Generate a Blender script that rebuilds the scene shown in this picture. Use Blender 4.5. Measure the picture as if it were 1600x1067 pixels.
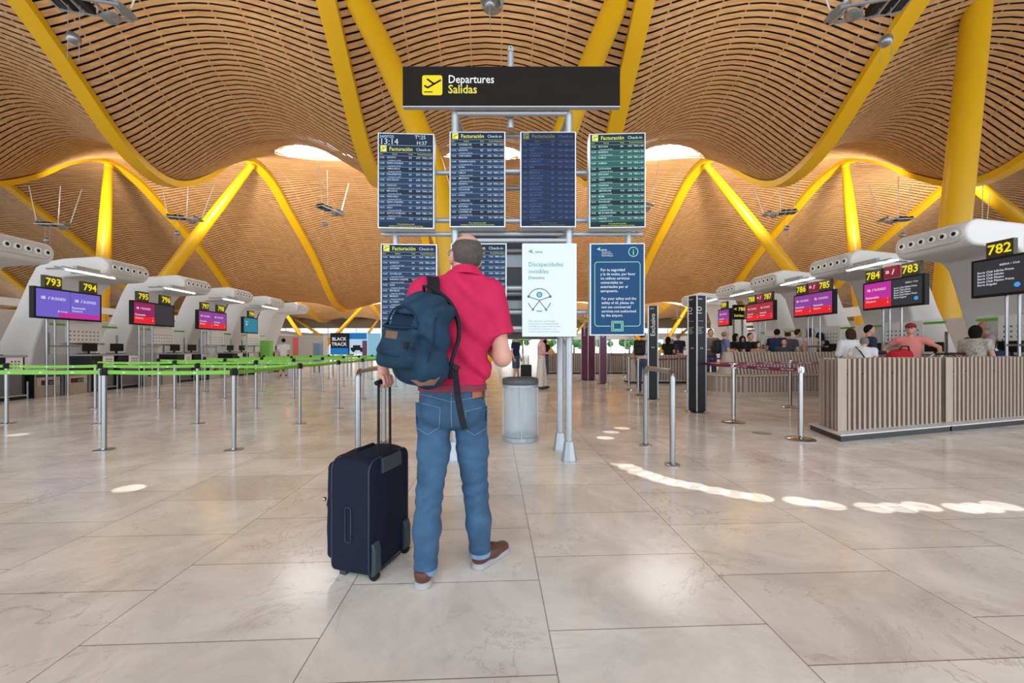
import bpy, bmesh, math, random
import numpy as np
from mathutils import Vector, Matrix
random.seed(7)
PI = math.pi
S = bpy.context.scene
for o in list(bpy.data.objects): bpy.data.objects.remove(o)
COL = S.collection

# ------------------------------------------------------------ camera, sky, exposure
FPX = 620.0; CH = 1.2; HY = 545.0; SH = 0.0565
cam_d = bpy.data.cameras.new('camera'); cam = bpy.data.objects.new('camera', cam_d); COL.objects.link(cam)
cam.location = (0, 0, CH); cam.rotation_euler = (PI/2, 0, 0)
cam_d.sensor_width = 36; cam_d.lens = FPX*36/1600; cam_d.shift_y = 11.5/1600; cam_d.clip_end = 400; cam_d.clip_start = .05
S.camera = cam
S.view_settings.view_transform = 'Standard'; S.view_settings.look = 'None'; S.view_settings.gamma = 1
S.view_settings.use_curve_mapping = False
S.view_settings.exposure = 0.35
w = bpy.data.worlds.new('sky'); S.world = w; w.use_nodes = True
bg = w.node_tree.nodes['Background']; bg.inputs[0].default_value = (.86, .93, 1, 1); bg.inputs[1].default_value = 2.25
FLOOD = 3600; FLOODN = 500; SUNP = 5200

def W(u, v, z=0.0): return Vector((u - SH*v, v, z))          # hall coordinates -> world
def P(px, py, Y): return Vector(((px-800)*Y/FPX, Y, CH-(py-HY)*Y/FPX))

# ------------------------------------------------------------ materials
MATS = {}
def mat(name, col, rough=.5, metal=0, emit=0, bump=0, bscale=40, var=.06, vscale=6, spec=.5, alpha=None, trans=0, ecol=None, coat=0, stretch=None):
    if name in MATS: return MATS[name]
    m = bpy.data.materials.new(name); m.use_nodes = True; nt = m.node_tree; b = nt.nodes['Principled BSDF']
    c4 = (*col, 1)
    b.inputs['Base Color'].default_value = c4; b.inputs['Roughness'].default_value = rough
    b.inputs['Metallic'].default_value = metal; b.inputs['Specular IOR Level'].default_value = spec
    if coat: b.inputs['Coat Weight'].default_value = coat
    if trans: b.inputs['Transmission Weight'].default_value = trans; b.inputs['IOR'].default_value = 1.05
    if alpha is not None: b.inputs['Alpha'].default_value = alpha
    tc = nt.nodes.new('ShaderNodeTexCoord'); src = tc.outputs['Object']
    if stretch:
        mp = nt.nodes.new('ShaderNodeMapping'); mp.inputs['Scale'].default_value = stretch
        nt.links.new(src, mp.inputs[0]); src = mp.outputs[0]
    if var and not emit:
        n = nt.nodes.new('ShaderNodeTexNoise'); n.inputs['Scale'].default_value = vscale; n.inputs['Detail'].default_value = 4
        nt.links.new(src, n.inputs['Vector'])
        mx = nt.nodes.new('ShaderNodeMix'); mx.data_type = 'RGBA'
        mx.inputs['A'].default_value = tuple(max(0, c*(1-var*2.2)) for c in col)+(1,)
        mx.inputs['B'].default_value = tuple(min(1, c*(1+var*2.2)) for c in col)+(1,)
        nt.links.new(n.outputs['Fac'], mx.inputs['Factor']); nt.links.new(mx.outputs['Result'], b.inputs['Base Color'])
    if bump:
        n2 = nt.nodes.new('ShaderNodeTexNoise'); n2.inputs['Scale'].default_value = bscale; n2.inputs['Detail'].default_value = 3
        nt.links.new(src, n2.inputs['Vector'])
        bp = nt.nodes.new('ShaderNodeBump'); bp.inputs['Strength'].default_value = bump; bp.inputs['Distance'].default_value = .01
        nt.links.new(n2.outputs['Fac'], bp.inputs['Height']); nt.links.new(bp.outputs[0], b.inputs['Normal'])
    if emit:
        b.inputs['Base Color'].default_value = (0, 0, 0, 1); b.inputs['Specular IOR Level'].default_value = .15
        b.inputs['Emission Color'].default_value = (*(ecol or col), 1); b.inputs['Emission Strength'].default_value = emit
    MATS[name] = m; return m

STEEL = mat('brushed_steel', (.34, .355, .38), .3, 1, var=.05)
CHROME = mat('polished_steel', (.42, .42, .42), .2, 1, var=.03)
ALU = mat('grey_aluminium', (.42, .46, .5), .4, .5, var=.04)
YEL = mat('yellow_paint', (.70, .40, .003), .38, var=.04, vscale=.6)
HOOD = mat('hood_shell', (.76, .76, .755), .45, var=.02, vscale=1)
BLACK = mat('black_plastic', (.008, .008, .009), .5, spec=.25)
DARK = mat('anthracite_panel', (.014, .015, .018), .45, var=.1, spec=.3)
GREYP = mat('grey_panel', (.33, .33, .34), .45, var=.03)
DESKG = mat('desk_grey', (.12, .12, .13), .45, var=.03)
BEIGE = mat('beige_metal', (.42, .37, .31), .4, .3, var=.03)
WHITE = mat('white_panel', (.78, .79, .79), .45, var=.02)
PAPER = mat('white_paper', (.8, .8, .79), .6, var=.02)
SIGNB = mat('sign_black', (.012, .009, .008), .55, var=.1, spec=.12)
SKIN = mat('skin', (.56, .31, .22), .5, var=.07, vscale=14, bump=.15, bscale=120)
SKIN2 = mat('skin_tan', (.33, .16, .09), .5, var=.06, vscale=14)
def emi(name, col, s=1.0): return mat(name, col, .4, emit=s*(.8 if s <= 1 else 1), var=0)
YSIGN = emi('lit_yellow', (.95, .78, .02), .95)
YTXT = emi('lit_yellow_text', (.95, .85, .12), .9)
WTXT = emi('lit_white_text', (.8, .9, 1.0), .9)

# ------------------------------------------------------------ mesh builder
class MB:
    def __init__(s): s.v = []; s.f = []; s.n = 0
    def add(s, vs, fs):
        n = s.n; s.v += [tuple(p) for p in vs]; s.f += [tuple(i+n for i in f) for f in fs]; s.n = len(s.v); return s
    def box(s, x0, x1, y0, y1, z0, z1, M=None):
        vs = [Vector(p) for p in ((x0,y0,z0),(x1,y0,z0),(x1,y1,z0),(x0,y1,z0),(x0,y0,z1),(x1,y0,z1),(x1,y1,z1),(x0,y1,z1))]
        if M: vs = [M @ p for p in vs]
        return s.add(vs, [(0,3,2,1),(4,5,6,7),(0,1,5,4),(1,2,6,5),(2,3,7,6),(3,0,4,7)])
    def cb(s, c, h, M=None): return s.box(c[0]-h[0], c[0]+h[0], c[1]-h[1], c[1]+h[1], c[2]-h[2], c[2]+h[2], M)
    def tube(s, pts, r, n=12, cap=True, sx=1.0):
        pts = [Vector(p) for p in pts]; m = len(pts)
        rs = r if isinstance(r, (list, tuple)) else [r]*m
        vs = []; ref = None
        for i, p in enumerate(pts):
            t = (pts[min(i+1, m-1)]-pts[max(i-1, 0)]).normalized()
            if ref is None: ref = Vector((0,0,1)) if abs(t.z) < .9 else Vector((1,0,0))
            a = t.cross(ref).normalized(); b = a.cross(t).normalized(); ref = b
            for k in range(n):
                q = 2*PI*k/n; vs.append(p+a*math.cos(q)*rs[i]*sx+b*math.sin(q)*rs[i])
        fs = [(i*n+k, i*n+(k+1) % n, (i+1)*n+(k+1) % n, (i+1)*n+k) for i in range(m-1) for k in range(n)]
        if cap: fs += [tuple(range(n-1, -1, -1)), tuple((m-1)*n+k for k in range(n))]
        return s.add(vs, fs)
    def lathe(s, prof, c=(0,0,0), n=24, M=None):
        vs = []
        for r, z in prof:
            for k in range(n):
                q = 2*PI*k/n; p = Vector((r*math.cos(q), r*math.sin(q), z))
                if M: p = M @ p
                vs.append(p+Vector(c))
        m = len(prof)
        fs = [(i*n+k, i*n+(k+1) % n, (i+1)*n+(k+1) % n, (i+1)*n+k) for i in range(m-1) for k in range(n)]
        fs += [tuple(range(n-1, -1, -1)), tuple((m-1)*n+k for k in range(n))]
        return s.add(vs, fs)
    def ball(s, c, r, n=14, sc=(1,1,1), M=None):
        vs = []; m = n//2
        for i in range(m+1):
            a = PI*i/m
            for k in range(n):
                q = 2*PI*k/n; p = Vector((r*sc[0]*math.sin(a)*math.cos(q), r*sc[1]*math.sin(a)*math.sin(q), -r*sc[2]*math.cos(a)))
                if M: p = M @ p
                vs.append(p+Vector(c))
        return s.add(vs, [(i*n+k, i*n+(k+1) % n, (i+1)*n+(k+1) % n, (i+1)*n+k) for i in range(m) for k in range(n)])
    def prism(s, poly, d0, d1, f):                       # poly extruded from d0 to d1; f(a,b,d)->Vector
        n = len(poly); vs = [f(a, b, d0) for a, b in poly]+[f(a, b, d1) for a, b in poly]
        return s.add(vs, [tuple(range(n)), tuple(range(2*n-1, n-1, -1))]+[(i, i+n, (i+1) % n+n, (i+1) % n) for i in range(n)])
    def ribbon(s, pts, wids, th):                        # band: pts, per-point width vector, thickness vector
        vs = []; m = len(pts)
        for p, wv in zip(pts, wids):
            p = Vector(p); wv = Vector(wv); 
            i = len(vs)//4
            t = (Vector(pts[min(i+1, m-1)])-Vector(pts[max(i-1, 0)])).normalized()
            nn = t.cross(wv).normalized()*th
            vs += [p-wv-nn, p+wv-nn, p+wv+nn, p-wv+nn]
        fs = [(i*4+k, i*4+(k+1) % 4, (i+1)*4+(k+1) % 4, (i+1)*4+k) for i in range(m-1) for k in range(4)]
        fs += [(3,2,1,0), tuple((m-1)*4+k for k in range(4))]
        return s.add(vs, fs)
    def quad(s, x0, x1, z0, z1, y): return s.add([(x0,y,z0),(x1,y,z0),(x1,y,z1),(x0,y,z1)], [(0,1,2,3)])
    def mesh(s, name, smooth=False):
        me = bpy.data.meshes.new(name); me.from_pydata(s.v, [], s.f); me.update()
        bm = bmesh.new(); bm.from_mesh(me); bmesh.ops.recalc_face_normals(bm, faces=bm.faces); bm.to_mesh(me); bm.free()
        if smooth: me.shade_smooth() if smooth is True else me.set_sharp_from_angle(angle=smooth)
        if smooth and smooth is not True:
            me.polygons.foreach_set('use_smooth', [True]*len(me.polygons))
        return me
    def build(s, name, m, parent=None, smooth=False, bevel=0):
        me = s.mesh(name, smooth); me.materials.append(m)
        o = bpy.data.objects.new(name, me); COL.objects.link(o)
        if bevel:
            md = o.modifiers.new('bevel', 'BEVEL'); md.width = bevel; md.segments = 3; md.limit_method = 'ANGLE'
        if parent: o.parent = parent
        return o
SM = math.radians(40)
def thing(name, label, cat, loc=(0,0,0), rz=0, group=None):
    o = bpy.data.objects.new(name, None); COL.objects.link(o); o.empty_display_size = .1
    o.location = loc; o.rotation_euler = (0, 0, rz); return tag(o, label, cat, group)
def tag(o, label, cat, group=None):
    o['label'] = label; o['category'] = cat
    if group: o['group'] = group
    return o
def struct(o): o['kind'] = 'structure'; return o
def dup(root, loc, rz, label, group=None):
    r = root.copy(); COL.objects.link(r); r.location = loc; r.rotation_euler = (0, 0, rz); r['label'] = label
    if group: r['group'] = group
    for ch in list(root.children):
        c = ch.copy(); COL.objects.link(c); c.parent = r
        for g in list(ch.children):
            d = g.copy(); COL.objects.link(d); d.parent = c
    return r
# text: items (string, x, z, size, align) on the plane y
TC = {}
def text_mb(items, y=-.002, mb=None, vert=False):
    mb = mb or MB()
    for it in items:
        st, x, z, size, al = it[:5]; ls = it[5] if len(it) > 5 else 1.0; sx = it[6] if len(it) > 6 else 1.0; off = it[7] if len(it) > 7 else 0
        key = (st, al, ls, off)
        if key not in TC:
            cu = bpy.data.curves.new('t', 'FONT'); cu.body = st; cu.size = 1; cu.align_x = al; cu.resolution_u = 2; cu.space_line = ls; cu.offset = off
            cu.fill_mode = 'BOTH'
            o = bpy.data.objects.new('t', cu); me = bpy.data.meshes.new_from_object(o)
            TC[key] = ([tuple(v.co) for v in me.vertices], [tuple(p.vertices) for p in me.polygons])
            bpy.data.objects.remove(o); bpy.data.meshes.remove(me); bpy.data.curves.remove(cu)
        vs, fs = TC[key]
        if vert: mb.add([(x-a[1]*size, y, z+a[0]*size*sx) for a in vs], fs)
        else: mb.add([(x+a[0]*size*sx, y, z+a[1]*size) for a in vs], fs)
    return mb

# ------------------------------------------------------------ SDF bodies
class SDF:
    def __init__(s, lo, hi, h):
        s.lo = np.array(lo, float); s.h = h; s.sh = tuple(int(math.ceil((hi[i]-lo[i])/h))+2 for i in range(3))
        s.D = np.full(s.sh, 1.0, np.float32)
    def grid(s, lo, hi):
        i0 = [max(0, int((lo[i]-s.lo[i])/s.h)-1) for i in range(3)]; i1 = [min(s.sh[i], int((hi[i]-s.lo[i])/s.h)+3) for i in range(3)]
        if any(i1[i] <= i0[i] for i in range(3)): return None, None
        sl = tuple(slice(a, b) for a, b in zip(i0, i1))
        ax = [s.lo[i]+s.h*np.arange(i0[i], i1[i]) for i in range(3)]
        X, Y, Z = np.meshgrid(*ax, indexing='ij'); return sl, np.stack([X, Y, Z], -1)
    def put(s, lo, hi, fn, k, m=.05, op='u'):
        m = max(m, k*1.2)+s.h
        sl, G = s.grid(np.array(lo)-m, np.array(hi)+m)
        if sl is None: return
        d = fn(G).astype(np.float32); a = s.D[sl]
        if op == 'u':
            if k > 0: h = np.maximum(k-np.abs(a-d), 0)/k; s.D[sl] = np.minimum(a, d)-h*h*k*.25
            else: s.D[sl] = np.minimum(a, d)
        else:
            d = -d
            if k > 0: h = np.maximum(k-np.abs(a-d), 0)/k; s.D[sl] = np.maximum(a, d)+h*h*k*.25
            else: s.D[sl] = np.maximum(a, d)
    def cone(s, a, b, ra, rb, k=.03, sc=(1,1,1), cutb=False, cuta=False):
        a = np.array(a, float); b = np.array(b, float); sc = np.array(sc, float); R = max(ra, rb)*max(sc)
        A = a/sc; B = b/sc; d = B-A; L2 = max(d.dot(d), 1e-9)
        def fn(G):
            q = G/sc-A; t0 = (q@d)/L2; t = np.clip(t0, 0, 1)
            r = np.linalg.norm(q-t[..., None]*d, axis=-1)-(ra+(rb-ra)*t)
            r = r*min(sc)
            L = math.sqrt(L2)
            if cutb: r = np.maximum(r, (t0-1)*L)
            if cuta: r = np.maximum(r, (-t0)*L)
            return r
        s.put(np.minimum(a, b)-R, np.maximum(a, b)+R, fn, k); return s
    def ell(s, c, r, k=.03, M=None, op='u'):
        c = np.array(c, float); r = np.array(r, float); R = max(r)
        Mi = np.array(M).T if M is not None else np.eye(3)
        def fn(G):
            q = (G-c)@Mi.T; k0 = np.linalg.norm(q/r, axis=-1); k1 = np.linalg.norm(q/(r*r), axis=-1)+1e-9
            return k0*(k0-1)/k1
        s.put(c-R, c+R, fn, k, op=op); return s
    def box(s, c, hf, rad=.02, k=.02, M=None, op='u'):
        c = np.array(c, float); hf = np.array(hf, float)-rad; R = float(np.linalg.norm(hf))+rad
        Mi = np.array(M).T if M is not None else np.eye(3)
        def fn(G):
            q = np.abs((G-c)@Mi.T)-hf
            return np.linalg.norm(np.maximum(q, 0), axis=-1)+np.minimum(q.max(-1), 0)-rad
        s.put(c-R, c+R, fn, k, op=op); return s
    def all(s):
        ax = [s.lo[i]+s.h*np.arange(s.sh[i]) for i in range(3)]
        return np.meshgrid(*ax, indexing='ij')
    def cut(s, p, n):                                    # remove the side n points to
        X, Y, Z = s.all(); n = np.array(n, float); n /= np.linalg.norm(n)
        s.D = np.maximum(s.D, ((X-p[0])*n[0]+(Y-p[1])*n[1]+(Z-p[2])*n[2]).astype(np.float32)); return s
    def build(s, name, m, parent=None, relax=1):
        D = s.D.copy(); D[0] = D[-1] = 1; D[:, 0] = D[:, -1] = 1; D[:, :, 0] = D[:, :, -1] = 1
        In = D < 0
        nx, ny, nz = D.shape
        cs = [(i, j, k) for i in (0,1) for j in (0,1) for k in (0,1)]
        sub = lambda A, c: A[c[0]:nx-1+c[0], c[1]:ny-1+c[1], c[2]:nz-1+c[2]]
        cnt = sum(sub(In, c).astype(np.int8) for c in cs)
        act = np.argwhere((cnt > 0) & (cnt < 8))
        vals = np.stack([D[act[:,0]+c[0], act[:,1]+c[1], act[:,2]+c[2]] for c in cs], 1)
        acc = np.zeros((len(act), 3)); num = np.zeros(len(act))
        C = np.array(cs, float)
        for a in range(8):
            for b in range(a+1, 8):
                if np.abs(C[a]-C[b]).sum() != 1: continue
                va, vb = vals[:, a], vals[:, b]; x = (va < 0) != (vb < 0)
                t = np.where(x, va/np.where(x, va-vb, 1), 0)
                acc += np.where(x[:, None], C[a]+t[:, None]*(C[b]-C[a]), 0); num += x
        V = (act+acc/num[:, None])*s.h+s.lo
        idm = np.full((nx-1, ny-1, nz-1), -1, np.int64); idm[act[:,0], act[:,1], act[:,2]] = np.arange(len(act))
        F = []
        for ax in range(3):
            e = np.zeros(3, int); e[ax] = 1
            A = In[:nx-e[0], :ny-e[1], :nz-e[2]]; B = In[e[0]:, e[1]:, e[2]:]
            E = np.argwhere(A != B); flip = A[E[:,0], E[:,1], E[:,2]]
            u = np.zeros(3, int); u[(ax+1) % 3] = 1; v = np.zeros(3, int); v[(ax+2) % 3] = 1
            q = [idm[tuple((E-o_).T)] for o_ in (u+v, v, 0*u, u)]
            Q = np.stack(q, 1); Q[~flip] = Q[~flip][:, ::-1]; F.append(Q)
        F = np.concatenate(F)
        for _ in range(relax):
            sm = np.zeros_like(V); ct = np.zeros(len(V))
            for i in range(4):
                a = F[:, i]; b = F[:, (i+1) % 4]
                np.add.at(sm, a, V[b]); np.add.at(ct, a, 1)
            V = V*.5+.5*sm/np.maximum(ct, 1)[:, None]
        me = bpy.data.meshes.new(name)
        me.vertices.add(len(V)); me.vertices.foreach_set('co', V.astype(np.float32).ravel())
        me.loops.add(len(F)*4); me.loops.foreach_set('vertex_index', F.astype(np.int32).ravel())
        me.polygons.add(len(F)); me.polygons.foreach_set('loop_start', np.arange(0, len(F)*4, 4, dtype=np.int32))
        me.polygons.foreach_set('use_smooth', np.ones(len(F), bool))
        me.update(calc_edges=True); me.validate(); me.materials.append(m)
        o = bpy.data.objects.new(name, me); COL.objects.link(o)
        if parent: o.parent = parent
        return o

# ============================================================ ceiling profile
BU = [-86,-74.5,-63,-51.5,-40,-28.8,-17.9,-6.2,5.9,16.3,27,38,50,61.5,73,84.5]
BY = [-12,-5,2,8,13,15.2,17,19.5,22,25,27,29.5,32,35.5,40.4,46,48.5,52,58,64,68,74,82,90]
BZ = [11,11.5,15,17,15.9,14.5,13.05,11.1,10.55,12.2,14,15.4,15.2,13.4,10.6,6.6,6.0,6.5,8.3,7.0,6.0,7.4,7.6,7.6]
MY = [-12,-5,2,8,13,15.2,17,19.5,22.6,25,27.5,30,33,36,40.4,46,48.5,52,58,64,68,74,82,90]
MZ = [13,13.6,16,17.8,16.9,15.7,14.7,13.7,13.2,13.95,14.5,15.1,15.2,14.2,11.8,8.1,7.1,7.4,9,7.6,6.7,8,8,8]
def herm(xs, ys, x):
    xs = np.array(xs, float); ys = np.array(ys, float); x = np.asarray(x, float)
    m = np.gradient(ys, xs); i = np.clip(np.searchsorted(xs, x)-1, 0, len(xs)-2)
    h = xs[i+1]-xs[i]; t = (x-xs[i])/h
    return (2*t**3-3*t**2+1)*ys[i]+(t**3-2*t**2+t)*h*m[i]+(-2*t**3+3*t**2)*ys[i+1]+(t**3-t**2)*h*m[i+1]
BUa = np.array(BU)
def ceil_z(u, v):
    u = np.asarray(u, float); i = np.clip(np.searchsorted(BUa, u)-1, 0, len(BU)-2)
    s_ = np.clip((u-BUa[i])/(BUa[i+1]-BUa[i]), 0, 1); a = np.sin(PI*s_)**1.25
    return herm(BY, BZ, v)*(1-a)+herm(MY, MZ, v)*a
SKY = [(-11.0, 26.3, 2.7, 1.8), (-.15, 26.3, 2.6, 1.8), (11.1, 26.3, 2.6, 1.8)]

# ceiling slats
wood = bpy.data.materials.new('bamboo_slats'); wood.use_nodes = True
nt = wood.node_tree; b = nt.nodes['Principled BSDF']; b.inputs['Roughness'].default_value = .5
tc = nt.nodes.new('ShaderNodeTexCoord'); mp = nt.nodes.new('ShaderNodeMapping'); mp.inputs['Scale'].default_value = (.35, 6, 6)
nz = nt.nodes.new('ShaderNodeTexNoise'); nz.inputs['Scale'].default_value = 1.3; nz.inputs['Detail'].default_value = 5
cr = nt.nodes.new('ShaderNodeValToRGB'); cr.color_ramp.elements[0].color = (.41, .21, .082, 1); cr.color_ramp.elements[1].color = (.60, .35, .155, 1)
cr.color_ramp.elements[0].position = .3; cr.color_ramp.elements[1].position = .7
nt.links.new(tc.outputs['Object'], mp.inputs[0]); nt.links.new(mp.outputs[0], nz.inputs['Vector']); nt.links.new(nz.outputs['Fac'], cr.inputs[0]); nt.links.new(cr.outputs[0], b.inputs['Base Color'])
MATS['wood'] = wood
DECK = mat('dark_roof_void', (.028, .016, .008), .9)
def build_ceiling():
    vv = np.linspace(-8, 86, 4000); zz = .5*(herm(BY, BZ, vv)+herm(MY, MZ, vv))
    arc = np.concatenate([[0], np.cumsum(np.hypot(np.diff(vv), np.diff(zz)))])
    pitch = .25; n = int(arc[-1]/pitch)
    st = np.interp(np.arange(n)*pitch, arc, vv); en = np.interp(np.arange(n)*pitch+pitch*.72, arc, vv)
    us = np.concatenate([np.linspace(BU[i], BU[i+1], 15)[:-1] for i in range(1, len(BU)-2)])
    V = []; F = []; base = 0; nu = len(us)
    def inhole(u, v): return any(((u-a)/ra)**2+((v-b_)/rb)**2 < 1 for a, b_, ra, rb in SKY)
    for a, e in zip(st, en):
        za = ceil_z(us, a); ze = ceil_z(us, e)
        ny, nz_ = -(np.mean(ze)-np.mean(za)), (e-a); L = math.hypot(ny, nz_); ny /= L; nz_ /= L
        t = .022
        row = np.stack([np.stack([us-SH*a, np.full(nu, a), za], 1), np.stack([us-SH*e, np.full(nu, e), ze], 1),
                        np.stack([us-SH*a, np.full(nu, a+ny*t), za+nz_*t], 1), np.stack([us-SH*e, np.full(nu, e+ny*t), ze+nz_*t], 1)], 0)
        V.append(row.reshape(-1, 3))
        near = abs(a-26.3) < 2.1
        for i in range(nu-1):
            if near and inhole((us[i]+us[i+1])/2, (a+e)/2): continue
            A, B, C_, D_ = base+i, base+nu+i, base+2*nu+i, base+3*nu+i
            F += [(A, A+1, B+1, B), (A, C_, C_+1, A+1), (B, B+1, D_+1, D_)]
        base += 4*nu
    # thin hangers seen across the gaps
    V = np.concatenate(V)
    me = bpy.data.meshes.new('ceiling'); me.from_pydata(V.tolist(), [], F); me.update(); me.materials.append(wood)
    o = bpy.data.objects.new('ceiling', me); COL.objects.link(o); struct(o)
    mb = MB()
    for i in range(3, len(BU)-4):
        for k in range(1, 9):
            if k == 0: continue
            u = BU[i]+(BU[i+1]-BU[i])*k/9.0
            vs = np.arange(11, 44, .8); z = ceil_z(np.full(len(vs), u), vs)
            keep = [(v_, z_) for v_, z_ in zip(vs, z) if not inhole(u, v_)]
            pts = [W(u, v_, z_+.03) for v_, z_ in keep]
            mb.ribbon(pts, [(.035, 0, 0)]*len(pts), .008)
    hg = mb.build('slat_carrier_rail', mat('rail', (.36, .25, .15), .5), o)
    # void above
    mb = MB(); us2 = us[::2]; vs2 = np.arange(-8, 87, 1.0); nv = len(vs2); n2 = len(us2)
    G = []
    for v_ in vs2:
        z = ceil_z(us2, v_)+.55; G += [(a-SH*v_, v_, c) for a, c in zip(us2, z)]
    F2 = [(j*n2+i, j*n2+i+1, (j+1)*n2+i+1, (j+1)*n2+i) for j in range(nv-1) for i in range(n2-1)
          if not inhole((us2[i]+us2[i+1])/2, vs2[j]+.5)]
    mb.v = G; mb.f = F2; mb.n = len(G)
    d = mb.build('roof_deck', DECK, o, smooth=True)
build_ceiling()
LITE = emi('daylight_glass', (1, 1, 1), 12)
for i, (su, sv, ra, rb) in enumerate(SKY):
    mb = MB(); n = 40
    ring = []
    for k in range(n):
        q = 2*PI*k/n; ring.append((su+ra*1.12*math.cos(q), sv+rb*1.25*math.sin(q)))
    zs = [float(ceil_z(a, b_)) for a, b_ in ring]
    vs = [W(a, b_, z-.04) for (a, b_), z in zip(ring, zs)]+[W(a, b_, z+.12) for (a, b_), z in zip(ring, zs)]
    mb.add(vs, [(k, (k+1) % n, n+(k+1) % n, n+k) for k in range(n)])
    f = struct(mb.build('window_%d' % (i+1), WHITE, smooth=SM)); f['label'] = 'oval skylight in the slatted ceiling'
    mb = MB(); c = W(su, sv, float(ceil_z(su, sv))+.10)
    mb.add([W(a, b_, z+.06) for (a, b_), z in zip(ring, zs)]+[c], [(k, (k+1) % n, n) for k in range(n)])
    mb.build('pane', LITE, f)

# floor
fm = bpy.data.materials.new('polished_limestone'); fm.use_nodes = True; nt = fm.node_tree; b = nt.nodes['Principled BSDF']
tc = nt.nodes.new('ShaderNodeTexCoord')
mp = nt.nodes.new('ShaderNodeMapping'); mp.inputs['Rotation'].default_value = (0, 0, -PI/2-.045); mp.inputs['Location'].default_value = (.12, .233, 0)
nt.links.new(tc.outputs['Object'], mp.inputs[0])
br = nt.nodes.new('ShaderNodeTexBrick'); br.inputs['Scale'].default_value = 1; br.inputs['Brick Width'].default_value = .6; br.inputs['Row Height'].default_value = .955
br.inputs['Mortar Size'].default_value = .0028; br.inputs['Mortar Smooth'].default_value = .3; br.offset = .38; br.inputs['Bias'].default_value = 0
br.inputs['Color1'].default_value = (.73, .70, .66, 1); br.inputs['Color2'].default_value = (.84, .825, .80, 1); br.inputs['Mortar'].default_value = (.27, .22, .17, 1)
nt.links.new(mp.outputs[0], br.inputs['Vector'])
n1 = nt.nodes.new('ShaderNodeTexNoise'); n1.inputs['Scale'].default_value = 1.6; n1.inputs['Detail'].default_value = 8; n1.inputs['Roughness'].default_value = .68; n1.inputs['Distortion'].default_value = .6
nt.links.new(tc.outputs['Object'], n1.inputs['Vector'])
r1 = nt.nodes.new('ShaderNodeValToRGB'); r1.color_ramp.elements[0].position = .33; r1.color_ramp.elements[0].color = (.72, .70, .69, 1); r1.color_ramp.elements[1].position = .62; r1.color_ramp.elements[1].color = (1.08, 1.07, 1.05, 1)
nt.links.new(n1.outputs['Fac'], r1.inputs[0])
m1 = nt.nodes.new('ShaderNodeMix'); m1.data_type = 'RGBA'; m1.blend_type = 'MULTIPLY'; m1.inputs['Factor'].default_value = .8
nt.links.new(br.outputs['Color'], m1.inputs['A']); nt.links.new(r1.outputs[0], m1.inputs['B'])
# veins
n2 = nt.nodes.new('ShaderNodeTexNoise'); n2.inputs['Scale'].default_value = 2.2; n2.inputs['Detail'].default_value = 10; n2.inputs['Roughness'].default_value = .62; n2.inputs['Distortion'].default_value = 1.1
nt.links.new(tc.outputs['Object'], n2.inputs['Vector'])
r2 = nt.nodes.new('ShaderNodeValToRGB'); el = r2.color_ramp.elements; el[0].position = .488; el[0].color = (1, 1, 1, 1); el[1].position = .512; el[1].color = (1, 1, 1, 1)
e = el.new(.5); e.color = (.60, .55, .50, 1)
nt.links.new(n2.outputs['Fac'], r2.inputs[0])
n3 = nt.nodes.new('ShaderNodeTexNoise'); n3.inputs['Scale'].default_value = 1.1; n3.inputs['Detail'].default_value = 2; nt.links.new(tc.outputs['Object'], n3.inputs['Vector'])
r3 = nt.nodes.new('ShaderNodeValToRGB'); r3.color_ramp.elements[0].position = .45; r3.color_ramp.elements[0].color = (.1, .1, .1, 1); r3.color_ramp.elements[1].position = .65; r3.color_ramp.elements[1].color = (.8, .8, .8, 1)
nt.links.new(n3.outputs['Fac'], r3.inputs[0])
m2 = nt.nodes.new('ShaderNodeMix'); m2.data_type = 'RGBA'; m2.blend_type = 'MULTIPLY'
nt.links.new(r3.outputs[0], m2.inputs['Factor']); nt.links.new(m1.outputs['Result'], m2.inputs['A']); nt.links.new(r2.outputs[0], m2.inputs['B'])
# stains
n4 = nt.nodes.new('ShaderNodeTexNoise'); n4.inputs['Scale'].default_value = 2.7; n4.inputs['Detail'].default_value = 7; n4.inputs['Roughness'].default_value = .7
mp4 = nt.nodes.new('ShaderNodeMapping'); mp4.inputs['Scale'].default_value = (.8, 1.7, 1); mp4.inputs['Location'].default_value = (3.3, 1.2, 0)
nt.links.new(tc.outputs['Object'], mp4.inputs[0]); nt.links.new(mp4.outputs[0], n4.inputs['Vector'])
r4 = nt.nodes.new('ShaderNodeValToRGB'); r4.color_ramp.elements[0].position = .63; r4.color_ramp.elements[0].color = (1, 1, 1, 1); r4.color_ramp.elements[1].position = .72; r4.color_ramp.elements[1].color = (.60, .52, .48, 1)
nt.links.new(n4.outputs['Fac'], r4.inputs[0])
m3 = nt.nodes.new('ShaderNodeMix'); m3.data_type = 'RGBA'; m3.blend_type = 'MULTIPLY'; m3.inputs['Factor'].default_value = .75
nt.links.new(m2.outputs['Result'], m3.inputs['A']); nt.links.new(r4.outputs[0], m3.inputs['B']); nt.links.new(m3.outputs['Result'], b.inputs['Base Color'])
rr = nt.nodes.new('ShaderNodeMapRange'); rr.inputs['To Min'].default_value = .10; rr.inputs['To Max'].default_value = .24
nt.links.new(n1.outputs['Fac'], rr.inputs[0]); nt.links.new(rr.outputs[0], b.inputs['Roughness']); b.inputs['Specular IOR Level'].default_value = .42
mb = MB(); mb.box(-95, 95, -12, 96, -.3, 0); struct(mb.build('floor', fm))

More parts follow.
